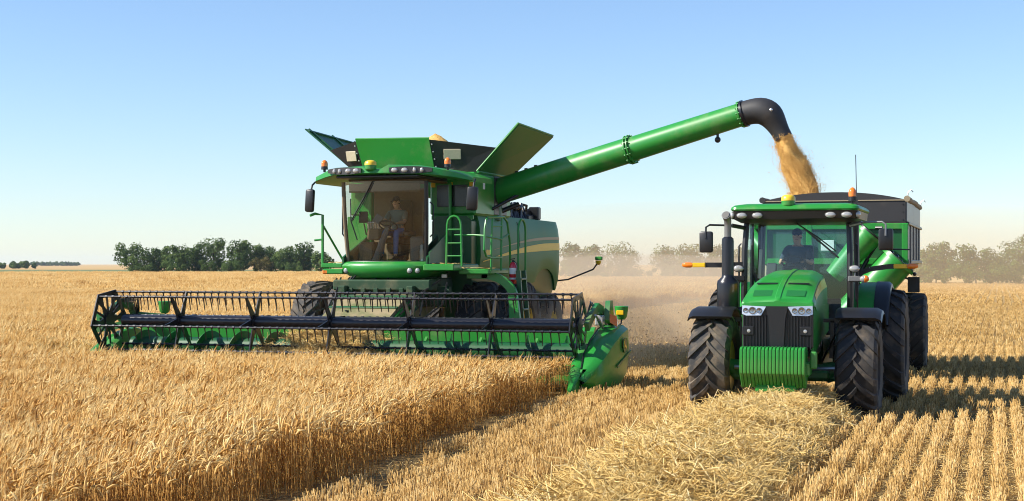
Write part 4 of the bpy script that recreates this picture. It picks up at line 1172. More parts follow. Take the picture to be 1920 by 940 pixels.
    for x in (1.00, 1.52): B('warning_sticker', MB().box((HC + x - .05, 33.641, 4.28), (.11, .01, .11), bev=.003), 'amberface')
    B('side_sticker', MB().box((HC + 1.565, 34.25, 4.28), (.01, .14, .18), bev=.003), 'white')
    oh = MB().box((HC + 1.555, 35.5, 4.08), (.03, .98, .92), bev=.01)
    B('auger_opening', oh, 'black')
    # ---- tank flaps
    def flap(name, a, b, c, d, th, mat, ribs=True):
        a, b, c, d = map(Vector, (a, b, c, d)); n = (b - a).cross(d - a).normalized() * th
        m = MB().prism([a, b, c, d], n)
        f = B(name, m, mat, None, 20)
        if ribs:
            q = MB()
            for t in (.06, .5, .94):
                q.bar(a.lerp(b, t) - n * .6, d.lerp(c, t) - n * .6, .05, .03, up=n)
            q.bar(d.lerp(a, .06) - n * .6, c.lerp(b, .06) - n * .6, .05, .03, up=n)
            q.bar(d.lerp(a, .5) - n * .6, c.lerp(b, .5) - n * .6, .04, .03, up=n)
            B('flap_rib', q, mat, f)
        return f
    ff = flap('front_flap', (HC - 1.24, 33.78, 4.58), (HC + .53, 33.78, 4.58), (HC + .46, 33.55, 5.36), (HC - 1.38, 33.55, 5.38), .03, 'green', False)
    B('flap_edge', MB().tube([(HC - 1.38, 33.55, 5.38), (HC + .46, 33.55, 5.36)], .022, 8), 'green', ff)
    rfp = flap('right_flap', (HC + 1.50, 33.95, 4.60), (HC + 1.50, 36.5, 4.60), (HC + 2.57, 36.55, 5.58), (HC + 2.50, 33.95, 5.66), .03, 'green_side', False)
    B('flap_edge', MB().tube([(HC + 1.50, 33.93, 4.60), (HC + 2.50, 33.93, 5.68), (HC + 2.57, 36.57, 5.60)], .025, 8), 'green', rfp)
    B('hinge_rail', MB().tube([(HC + 1.53, 33.9, 4.58), (HC + 1.53, 36.5, 4.58)], .03, 8), 'green', rfp)
    B('red_reflector', MB().bar((HC + 2.20, 34.12, 5.37), (HC + 2.45, 34.12, 5.625), .10, .01, up=(.7, 0, -.7)), 'orange', rfp)
    flap('left_flap', (HC - 1.50, 33.95, 4.60), (HC - 1.50, 36.5, 4.60), (HC - 2.62, 36.5, 5.54), (HC - 2.86, 33.95, 5.70), -.03, 'green_dark', True)
    flap('rear_flap', (HC - 1.3, 36.4, 4.58), (HC + 1.3, 36.4, 4.58), (HC + 1.4, 36.75, 5.25), (HC - 1.4, 36.75, 5.25), -.03, 'green_dark', False)
    for s, pts, wnd in ((1, [(HC + .46, 33.56, 5.33), (HC + .53, 33.79, 4.56), (HC + 1.50, 33.94, 4.58), (HC + 1.99, 33.93, 5.13)], (.96, 33.70, 5.02, .40, .24)),
                        (-1, [(HC - 1.38, 33.56, 5.33), (HC - 1.24, 33.79, 4.56), (HC - 1.52, 33.94, 4.58), (HC - 2.20, 33.93, 5.16)], (-1.56, 33.70, 5.02, .32, .24))):
        g = MB().prism(pts, (0, .02, 0))
        gg = B('corner_gusset', g, 'gusset', None, 40)
        x, y, z, ww, hh = wnd
        y = (33.775 if s > 0 else 33.74)
        B('gusset_window', MB().box((HC + x, y - .03, z - .03), (ww, .02, hh), rot=(.20, .0, .24 if s > 0 else -.35), bev=.03), 'window_tan', gg)
        bl = MB()
        e0, e1 = Vector(pts[0]), Vector(pts[1])
        for k in range(4): p = e0.lerp(e1, .15 + k * .22); bl.sphere((p.x + s * .05, p.y - .015, p.z), .022, 8, 5)
        B('gusset_bolt', bl, 'steel_bright', gg)
    # ---- unloading auger
    A0, A1 = Vector((HC + 1.35, 35.45, 4.14)), Vector((-5.46, 34.5, 5.80)); ad = (A1 - A0).normalized()
    def ap(t): return A0.lerp(A1, t)
    t1 = .575
    au = MB().cyl(tuple(A0 - ad * .3), tuple(ap(t1)), .315, .30, 36)
    ob = B('unloading_auger', au, 'green', None, 40)
    B('upper_tube', MB().cyl(tuple(ap(t1)), tuple(A1), .285, .262, 36), 'green', ob, 40)
    fl = MB().cyl(tuple(ap(t1) - ad * .07), tuple(ap(t1) - ad * .045), .345, n=36).cyl(tuple(ap(t1) + ad * .0), tuple(ap(t1) + ad * .025), .345, n=36)
    u = ad.cross(Vector((0, 0, 1))).normalized(); w_ = ad.cross(u)
    for k in range(14):
        a = 2 * pi * k / 14; p = ap(t1) + (u * cos(a) + w_ * sin(a)) * .325; fl.cyl(tuple(p - ad * .10), tuple(p + ad * .06), .02, n=6)
    B('tube_flange', fl, 'green', ob, 40)
    fe = MB().cyl(tuple(A1 - ad * .06), tuple(A1 - ad * .03), .30, n=36)
    for k in range(14):
        a = 2 * pi * k / 14; p = A1 + (u * cos(a) + w_ * sin(a)) * .285; fe.cyl(tuple(p - ad * .09), tuple(p + ad * .03), .018, n=6)
    B('end_flange', fe, 'green', ob, 40)
    # spout: black elbow bending down
    rings = []; path = []
    E_, de = V(-4.56, 34.48, 5.24), V(.48, 0, -.88).normalized()
    b0, b1, b2, b3 = A1 - ad * .03, A1 + ad * .62, E_ - de * .62, E_
    for i in range(15):
        t = i / 14; p = b0 * (1 - t) ** 3 + b1 * 3 * t * (1 - t) ** 2 + b2 * 3 * t * t * (1 - t) + b3 * t ** 3
        d = ((b1 - b0) * (1 - t) ** 2 + (b2 - b1) * 2 * t * (1 - t) + (b3 - b2) * t * t).normalized()
        path.append((p, d, lerp(.275, .30, sstep(0, .4, t)) - .10 * sstep(.5, 1, t)))
    for p, d, rr in path:
        uu = d.cross(V(0, 1, 0)).normalized(); vv = V(0, 1, 0)
        rings.append([tuple(p + uu * cos(2 * pi * k / 28) * rr + vv * sin(2 * pi * k / 28) * rr) for k in range(28)])
    sp = B('spout', MB().loft(rings, caps=False), 'tarp', ob, 50)
    B('spout_collar', MB().cyl(tuple(A1 + ad * .0), tuple(A1 + ad * .05), .305, n=32), 'blacksteel', sp)
    B('spout_bolt', MB().sphere((-4.80, 34.20, 5.84), .04, 8, 6), 'silver', sp)
    dr = ap(.905); B('drain_knob', MB().cyl(tuple(dr - V(0, 0, .25)), tuple(dr - V(0, 0, .36)), .03).sphere(tuple(dr - V(0, 0, .40)), .07, 10, 8), 'black', ob)
    for t in (.12, .16, .20): B('tube_clip', MB().box(tuple(ap(t) + w_ * -.31), (.08, .06, .06), bev=.01), 'black', ob)
    elb = MB().lathe(tuple(A0 - ad * .1 - V(0, 0, 0)), tuple(ad), [(0, .36), (.12, .36), (.14, .33)], 32).cyl((HC + 1.3, 35.5, 3.5), (HC + 1.3, 35.5, 4.1), .30, n=24)
    B('auger_base', elb, 'green_dark', None, 40)
    B('swing_cylinder', MB().cyl((HC + 1.55, 34.9, 3.75), (HC + 2.2, 35.25, 4.15), .04).cyl((HC + 1.5, 35.6, 3.7), (HC + 1.9, 35.9, 3.9), .06), 'blacksteel')
    # ---- cab
    cy0, cy1 = 32.0, 33.55; cw = .97
    B('cab_floor', MB().box((HC, 32.8, 2.44), (1.9, 1.5, .10), bev=.02), 'interior_dark')
    B('cab_rear_wall', MB().box((HC - .24, 33.50, 3.35), (1.30, .06, 1.72), bev=.02).box((HC + .65, 33.50, 2.8), (.46, .06, .6), bev=.02), 'interior')
    B('cab_ceiling', MB().box((HC, 32.8, 4.32), (1.86, 1.45, .05), bev=.02), 'interior')
    rows_ = []
    for i in range(11):
        t = i / 10; z = lerp(2.50, 4.28, t); row = []
        wd = cw - .06 * (1 - t) ** 2
        for k in range(13):
            u_ = k / 12 * 2 - 1; row.append((HC + u_ * wd, cy0 - .22 * (1 - abs(u_) ** 2.4) + .16 * (1 - t) ** 2 * .6 - .06 * t, z))
        rows_.append(row)
    B('windshield', MB().loft(rows_, caps=False, closed=False), 'glass_combine', None, 60)
    sill = MB().tube([tuple(V(*p) + V(0, -.005, -.01)) for p in rows_[0]], .025, 6); B('windshield_seal', sill, 'black')
    for s in (-1, 1):
        k = 0 if s < 0 else -1
        p = MB().tube([(r_[k][0] + s * .02, r_[k][1] + .02, r_[k][2]) for r_ in rows_], [.05] * 11, 8)
        B('front_pillar', p, 'interior' if s < 0 else 'black')
        B('rear_pillar', MB().box((HC + s * (cw + .0), cy1 - .04, 3.4), (.09, .12, 1.86), bev=.02), 'green')
        sw = MB().quad((HC + s * (cw + .01), cy0 + .10, 2.52), (HC + s * (cw + .03), cy1 - .1, 2.52), (HC + s * (cw + .02), cy1 - .1, 4.26), (HC + s * (cw + .01), cy0 - .02, 4.26))
        B('side_window', sw, 'glass_combine' if s < 0 else 'glass_dark')
        h = MB().tube([(HC + s * (cw + .05), cy0 + .12, 3.05), (HC + s * (cw + .12), cy0 + .14, 3.12), (HC + s * (cw + .12), cy0 + .14, 3.75), (HC + s * (cw + .05), cy0 + .12, 3.82)], .018, 6)
        B('cab_handrail', h, 'black')
    # bumper shell under the windscreen
    rings = []
    for z, dy, hw, in ((2.50, .0, .98), (2.47, -.05, 1.02), (2.40, -.09, 1.03), (2.28, -.08, .99), (2.17, .02, .88), (2.12, .14, .80)):
        rings.append([(HC + u_ * hw, cy0 - .26 * (1 - abs(u_) ** 2.6) + dy + .04, z) for u_ in [k / 14 * 2 - 1 for k in range(15)]] + [(HC + hw, 33.4, z), (HC - hw, 33.4, z)])
    bp = B('bumper', MB().loft(rings), 'green', None, 40)
    lp = MB()
    for s in (-1, 1):
        for q in ((.66, .82) if s > 0 else (.90,)):
            c = (HC + s * q, cy0 - .26 * (1 - q ** 2.6) - .03, 2.30); lamp_oval(rt, 'bumper_lamp', c, .06, .06, .02)
    # platforms either side
    B('left_platform', MB().box((HC - 1.28, 32.55, 2.41), (.52, 1.2, .10), bev=.02).box((HC - 1.25, 32.2, 2.28), (.5, .5, .12), bev=.02), 'green')
    B('turn_lamp', MB().box((HC - 1.44, 31.98, 2.27), (.14, .06, .10), bev=.02), 'orange')
    rp_ = MB().box((HC + 1.35, 32.6, 2.37), (.72, 1.7, .14), bev=.02).box((HC + 2.0, 32.95, 2.28), (.75, 1.3, .12), bev=.02)
    B('platform_panel', MB().prism([(HC + 1.04, 31.97, 2.45), (HC + 1.04, 31.97, 2.70), (HC + 1.06, 32.9, 3.1), (HC + 1.06, 32.9, 2.45)], (.03, 0, 0)), 'green_dark')
    B('right_platform', rp_, 'green')
    lb = MB()
    for s in (-1, 1): lb.prism([(HC + s * .98, 31.95, 2.42), (HC + s * .985, 31.95, 2.60), (HC + s * 1.0, 33.4, 3.1), (HC + s * 1.0, 33.4, 2.42)], (s * .04, 0, 0))
    B('cab_skirt', lb, 'green_dark')
    wt_ = MB().box((HC - 1.28, 33.45, 3.0), (.5, .08, 1.1), bev=.01); B('left_wall', wt_, 'green')
    # fender arch over the right front wheels and ladder leg
    rings = []
    for i in range(9):
        a = rad(lerp(88, 8, i / 8)); q0 = lerp(.98, .98, i / 8)
        x = HC + 2.02 + .66 * cos(a); z = 1.72 + .40 * sin(a)
        rings.append([(x, 32.62, z), (x + .18 * cos(a) + .02, 32.62, z + .18 * sin(a)), (x + .18 * cos(a) + .02, 32.72, z + .18 * sin(a)), (x, 32.72, z)])
    rings.append([(HC + 2.72, 32.62, .82), (HC + 3.0, 32.62, .82), (HC + 3.0, 32.72, .82), (HC + 2.72, 32.72, .82)])
    B('ladder_support', MB().loft(rings).box((HC + 1.95, 32.67, 2.20), (.5, .10, .16), bev=.01), 'green', None, 40)
    ld = MB()
    for s in (0, .42):
        ld.bar((HC + 2.95, 32.9 + s, .65), (HC + 2.82, 32.9 + s, 2.3), .05, .10, up=(1, 0, 0))
    B('ladder', ld, 'green_dark')
    for i in range(5): B('ladder_step', MB().box((HC + 2.93 - i * .025, 33.11, .75 + i * .34), (.14, .44, .05), bev=.01), 'green_dark')
    # handrails
    tr = .025
    def arch_(y0_, y1_, x, z0_, z1_, n=7):
        c = (y0_ + y1_) / 2; q = abs(y1_ - y0_) / 2; sg = 1 if y1_ > y0_ else -1
        return [(x, y0_, z0_), (x, y0_, z1_ - q)] + [(x, c - sg * q * cos(pi * k / n), z1_ - q + q * sin(pi * k / n)) for k in range(1, n)] + [(x, y1_, z1_ - q), (x, y1_, z0_)]
    # front ladder shaped rail (in the X plane, facing the camera)
    fx0, fx1, fy = HC + 1.50, HC + 1.86, 31.85
    pts = [(fx0, fy, 2.40), (fx0 + .02, fy, 3.3)] + [(fx0 + .02 + (fx1 - fx0 - .04) * (.5 - .5 * cos(pi * k / 6)), fy, 3.3 + .20 * sin(pi * k / 6)) for k in range(1, 6)] + [(fx1 - .02, fy, 3.3), (fx1, fy, 2.40)]
    hr = MB().tube(pts, tr, 7)
    for z in (2.62, 2.90, 3.20): hr.tube([(fx0 + .01, fy, z), (fx1 - .01, fy, z)], tr * .8, 6)
    B('platform_rail', hr, 'green')
    x = HC + 2.42
    gate = MB().tube([(x, 31.85, 3.40), (x, 31.95, 3.46), (x, 33.1, 3.50), (x, 33.35, 3.40), (x, 33.55, 2.95), (x, 33.60, 2.3)], tr, 7)
    gate.tube([(x, 31.85, 3.40), (x, 31.75, 3.2), (x, 31.72, 2.75), (x, 31.85, 2.62), (x, 32.3, 2.58), (x, 32.95, 2.60)], tr, 7)
    gate.tube([(x, 32.28, 3.47), (x, 32.22, 2.9), (x, 32.20, 2.3)], tr, 7).tube([(x, 32.95, 3.47), (x, 32.9, 2.3)], tr, 7).tube([(x, 31.75, 3.05), (x, 32.9, 3.0), (x, 33.45, 3.12)], tr * .9, 6).tube([(x, 32.3, 3.28), (x, 32.93, 3.30)], tr * .8, 6)
    gate.tube([(x, 31.75, 3.06), (x - .3, 31.9, 3.08), (x - .75, 31.9, 3.08)], tr * .8, 6)
    B('platform_gate', gate, 'green')
    x = HC + 2.70
    B('ladder_handrail', MB().tube(arch_(33.30, 33.85, x, 1.7, 3.46), tr, 7).tube([(x, 33.88, 1.7), (x, 34.2, 1.1)], tr, 6), 'green')
    B('ladder_handrail', MB().tube([(HC - 1.52, 32.0, 2.45), (HC - 1.52, 32.0, 3.55), (HC - 1.66, 31.9, 3.58), (HC - 1.78, 31.9, 3.54)], tr * 1.3, 7).tube([(HC - 1.52, 32.0, 3.0), (HC - 1.7, 31.95, 2.98)], tr, 6).tube([(HC - 1.5, 32.0, 3.3), (HC - 1.35, 32.8, 2.5)], tr, 6), 'green')
    # ---- cab roof with lamp visor and wings
    rows_ = []
    for u_, y, z0_, z1_ in ((-1.72, 32.10, 4.26, 4.35), (-1.60, 31.85, 4.29, 4.42), (-1.25, 31.62, 4.36, 4.52), (-1.0, 31.52, 4.40, 4.58), (-.30, 31.40, 4.42, 4.60), (-.12, 31.40, 4.42, 4.53), (.12, 31.40, 4.42, 4.53), (.30, 31.40, 4.42, 4.62), (1.0, 31.52, 4.40, 4.60), (1.35, 31.62, 4.37, 4.55), (1.75, 31.85, 4.32, 4.46), (2.02, 32.15, 4.26, 4.36)):
        rows_.append([(HC + u_, y, z0_), (HC + u_, y - .05, z0_ + .02), (HC + u_, y - .03, z1_ - .02), (HC + u_, y + .04, z1_), (HC + u_, 33.5, z1_ + .02), (HC + u_, 33.5, z0_)])
    rf = B('cab_roof', MB().loft(rows_), 'green', None, 35)
    B('roof_liner', MB().box((HC, 32.45, 4.37), (1.95, 1.9, .06), bev=.02), 'black', rf)
    for s in (-1, 1):
        a, b = (.36, 1.30) if s > 0 else (.30, 1.15)
        yq = lambda q: 31.335 + .175 * max(0, (q - .3)) 
        top = [(HC + s * lerp(a, b, t), yq(lerp(a, b, t)) - .018, 4.50 + .075 * sin(pi * min(1, .15 + t * .75)) ** .6) for t in [i / 10 for i in range(11)]]
        bot = [(HC + s * lerp(a, b, t), yq(lerp(a, b, t)) - .018, 4.50 - .085 * sin(pi * min(1, .15 + t * .75)) ** .6) for t in [i / 10 for i in range(11)]]
        pod = B('lamp_pod', MB().prism(top + bot[::-1], (0, .04, 0)), 'interior_dark', rf)
        for q in ((.48, .70, .92, 1.08) if s > 0 else (.42, .62, .84, .98)):
            rx = .075 if q < .75 else .042
            l = MB().lathe((HC + s * q, yq(q) - .02, 4.492), (0, -1, 0), [(0, .052), (.012, .05), (.024, .034), (.028, .006)], 18)
            l.v = [((p[0] - HC - s * q) * (rx / .052) + HC + s * q, p[1], p[2]) for p in l.v]
            B('lamp', l, 'lens', pod, 50)
    gps_dome(rt, (HC - .10, 31.40, 4.50), .13, .22)
    beacon(rt, (HC - 1.36, 31.75, 4.56), .075, .21); beacon(rt, (HC + 1.55, 31.8, 4.56), .075, .21)
    # mirrors
    for s, xm in ((-1, HC - 1.72), (1, HC + 2.10)):
        a = B('mirror', MB().tube([(xm, 32.05, 4.30), (xm + s * .02, 31.92, 4.22), (xm + s * .02, 31.85, 4.08)], .022, 7), 'blacksteel')
        mh = B('mirror_housing', MB().box((xm + s * .02, 31.80, 3.87), (.22 if s < 0 else .25, .12, .52), rot=(0, .06, s * .15), bev=.05, seg=2), 'black', a)
        B('mirror_glass', MB().box((xm + s * .02, 31.864, 3.87), (.17, .006, .44), rot=(0, .06, s * .15)), 'mirror', a)
    # wiper and far lamp
    B('wiper', MB().tube([(HC - .18, 31.72, 4.28), (HC - .50, 31.74, 3.75), (HC - .72, 31.78, 3.42)], .016, 6).tube([(HC - .14, 31.72, 4.28), (HC - .45, 31.73, 3.75), (HC - .70, 31.78, 3.40)], .010, 5).tube([(HC - .74, 31.78, 3.90), (HC - .74, 31.80, 3.40), (HC - .60, 31.83, 2.98)], .014, 6), 'black')
    fa = B('rear_lamp_arm', MB().tube([(HC + 1.40, 40.9, 1.98), (HC + 1.75, 40.95, 2.02), (HC + 2.45, 41.0, 2.30), (HC + 2.58, 41.0, 2.48)], .022, 7), 'black')
    rl = B('rear_lamp', MB().box((HC + 2.61, 41.0, 2.60), (.20, .12, .10), bev=.02), 'green', fa)
    B('reflector', MB().lathe((HC + 2.60, 40.98, 2.42), (0, 0, 1), [(0, .03), (.04, .07), (.12, .08)], 12), 'amberface', fa)
    # ---- feeder house under the cab
    fh = MB().prism([(HC - .78, 29.9, .45), (HC - .78, 33.2, 1.5), (HC - .78, 33.2, 2.3), (HC - .78, 32.2, 2.1), (HC - .78, 29.9, 1.15)], (1.56, 0, 0))
    B('feeder_house', fh, 'feeder')
    fd = MB()
    for s in (-1, 1):
        fd.cyl((HC + s * .95, 30.3, .75), (HC + s * .95, 33.0, 1.15), .07).cyl((HC + s * .95, 30.1, .72), (HC + s * .95, 31.4, .92), .045)
    B('lift_cylinder', fd, 'blacksteel')
    hb = MB()
    r = random.Random(8)
    for i in range(12):
        x = HC + r.uniform(-1.3, 1.5); hb.tube([(x, 31.9, 2.1 + r.uniform(-.1, .1)), (x + r.uniform(-.3, .3), 31.4, 1.6 + r.uniform(-.3, .3)), (x + r.uniform(-.3, .3), 30.5, 1.25 + r.uniform(-.1, .2))], .02, 5)
    B('hydraulic_hose', hb, 'black')
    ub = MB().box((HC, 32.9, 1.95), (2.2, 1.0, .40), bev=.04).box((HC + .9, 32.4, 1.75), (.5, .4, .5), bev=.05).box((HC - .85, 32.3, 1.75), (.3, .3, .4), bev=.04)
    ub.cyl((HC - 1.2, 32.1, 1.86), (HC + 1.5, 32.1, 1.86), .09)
    B('underframe', ub, 'green_shaded')
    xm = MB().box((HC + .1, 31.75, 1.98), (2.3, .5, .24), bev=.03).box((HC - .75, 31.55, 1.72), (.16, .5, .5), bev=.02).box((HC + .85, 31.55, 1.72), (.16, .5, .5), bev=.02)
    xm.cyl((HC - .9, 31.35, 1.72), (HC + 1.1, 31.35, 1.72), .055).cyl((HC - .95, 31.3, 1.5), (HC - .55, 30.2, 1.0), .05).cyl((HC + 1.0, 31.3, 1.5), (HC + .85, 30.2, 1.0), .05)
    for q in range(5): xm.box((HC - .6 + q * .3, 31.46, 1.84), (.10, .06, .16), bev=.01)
    B('cross_member', xm, 'green_shaded')
    fb = MB()
    for q in range(3): fb.box((HC, 30.25 + q * .5, 1.30 + q * .208), (1.60, .07, .05), rot=(.39, 0, 0), bev=.01)
    B('feeder_rib', fb, 'green_dark')
    B('feeder_guard', MB().prism([(HC - .80, 29.95, .5), (HC - .80, 31.6, 1.15), (HC - .80, 31.6, 1.75), (HC - .80, 29.95, 1.12)], (-.05, 0, 0)), 'green')
    B('feeder_guard', MB().prism([(HC + .80, 29.95, .5), (HC + .80, 31.6, 1.15), (HC + .80, 31.6, 1.75), (HC + .80, 29.95, 1.12)], (.05, 0, 0)), 'green')
    B('marker_lamp', MB().box((HC + 1.42, 31.95, 2.18), (.12, .05, .08), bev=.01), 'window_tan')
    # ---- cab interior
    sx = HC - .10
    B('seat', MB().box((sx, 32.95, 2.98), (.56, .52, .14), bev=.05, seg=2).box((sx, 33.25, 3.45), (.56, .16, .92), rot=(.10, 0, 0), bev=.06, seg=2).box((sx, 33.0, 2.72), (.42, .42, .42), bev=.05), 'seat')
    B('passenger_seat', MB().box((HC + .62, 33.15, 3.4), (.36, .14, .95), bev=.06, seg=2), 'interior')
    sc = B('steering_column', MB().tube([(sx - .12, 31.98, 2.50), (sx - .04, 32.18, 2.95), (sx, 32.38, 3.25)], [.09, .075, .05], 10), 'interior_grey')
    cwv = Vector((sx, 32.42, 3.31)); nw = Vector((0, .5, .86)).normalized(); u_ = Vector((1, 0, 0)); w2 = nw.cross(u_)
    wm = MB().tube([tuple(cwv + u_ * cos(2 * pi * i / 24) * .21 + w2 * sin(2 * pi * i / 24) * .21) for i in range(24)], .018, 8, closed=True)
    for a in (90, 210, 330): wm.tube([tuple(cwv - nw * .03), tuple(cwv + u_ * cos(rad(a)) * .2 + w2 * sin(rad(a)) * .2)], .016, 6)
    wm.box(tuple(cwv - nw * .02), (.12, .10, .05), bev=.02)
    B('steering_wheel', wm, 'interior_dark', sc)
    cn = MB().box((HC - .42, 32.55, 3.12), (.30, .50, .26), bev=.03).box((HC - .50, 32.3, 2.72), (.36, .40, .44), bev=.04)
    B('armrest_console', cn, 'interior')
    B('cab_display', MB().box((HC - .30, 32.30, 3.46), (.17, .03, .20), rot=(-.3, .6, .2), bev=.01), 'interior_grey')
    lv_ = MB()
    for q in range(5): lv_.tube([(HC - .54 + q * .06, 32.35, 3.22), (HC - .54 + q * .06, 32.32, 3.36)], .022, 6).sphere((HC - .54 + q * .06, 32.32, 3.38), .035, 8, 6)
    B('control_lever', lv_, 'silver')
    B('armrest_console', MB().box((HC + .34, 32.62, 3.14), (.16, .5, .12), bev=.03), 'interior_dark')
    B('cab_monitor', MB().box((HC - .62, 32.22, 3.50), (.20, .04, .26), rot=(-.2, 0, .3), bev=.012).tube([(HC - .62, 32.25, 3.36), (HC - .60, 32.35, 3.1)], .016, 6), 'interior_dark')
    B('sun_blind', MB().box((HC, 31.95, 4.14), (1.7, .02, .20), rot=(.1, 0, 0), bev=.005), 'interior')
    B('grab_handle', MB().tube([(HC + .86, 32.15, 2.9), (HC + .84, 32.2, 3.0), (HC + .84, 32.2, 3.5), (HC + .87, 32.15, 3.6)], .016, 6), 'black')
    B('pedal', MB().box((HC - .30, 32.15, 2.58), (.16, .2, .06), rot=(.5, 0, 0), bev=.01).box((HC + .35, 32.1, 2.57), (.2, .2, .06), rot=(.5, 0, 0), bev=.01), 'blacksteel')
    B('cool_box', MB().box((HC + .68, 32.45, 2.78), (.36, .5, .56), bev=.04), 'interior_grey')
    B('drink_bottle', MB().lathe((HC + .83, 32.1, 2.52), (0, 0, 1), [(0, .05), (.2, .05), (.26, .035), (.34, .03), (.36, .01)], 14), 'white')
    B('tank_cover_bar', MB().tube([(HC - 1.0, 33.5, 4.62), (HC + 1.1, 33.5, 4.62)], .02, 6), 'black')
    return rt
harvester()

# heap of grain seen over the front flap
hm = MB(); hp = []
for j in range(9):
    for i in range(25):
        a = 2 * pi * i / 24; q = j / 8; hp.append((HC + .12 + 1.15 * q * cos(a), 34.9 + .85 * q * sin(a), 5.58 - 1.1 * q ** 1.3 + .03 * mnoise.noise((i * .8, j * .8, 1)) * (1 - q)))
hm.add(hp, [(j * 25 + i, j * 25 + i + 1, (j + 1) * 25 + i + 1, (j + 1) * 25 + i) for j in range(8) for i in range(24)])
tag(hm.build('grain_heap', M['grain'], None, 60), 'heap of grain peeking over the front flap of the grain tank', 'grain', kind='stuff')

# fire extinguisher hung on the ladder rail
def extinguisher():
    x, y, z = HC + 2.66, 33.02, 2.0
    rt = root('fire_extinguisher', (x, y, z), 'red fire extinguisher with white label hanging by the harvester ladder', 'fire extinguisher')
    b = MB().lathe((x, y, z), (0, 0, 1), [(0, .07), (.015, .082), (.40, .082), (.46, .06), (.49, .03)], 20).build('cylinder', M['red'], rt, 40)
    MB().lathe((x, y, z + .22), (0, 0, 1), [(0, .0835), (.14, .0835)], 20, caps=False).build('label', M['white'], b, 40)
    MB().lathe((x, y, z + .10), (0, 0, 1), [(0, .0835), (.04, .0835)], 20, caps=False).build('label', M['white'], b, 40)
    MB().cyl((x, y, z + .48), (x, y, z + .54), .022).bar((x - .06, y, z + .55), (x + .06, y, z + .57), .03, .02).build('valve', M['black'], rt)
    MB().tube([(x + .02, y, z + .52), (x + .10, y - .02, z + .46), (x + .10, y - .02, z + .2)], .012, 6).build('hose', M['black'], rt)
extinguisher()

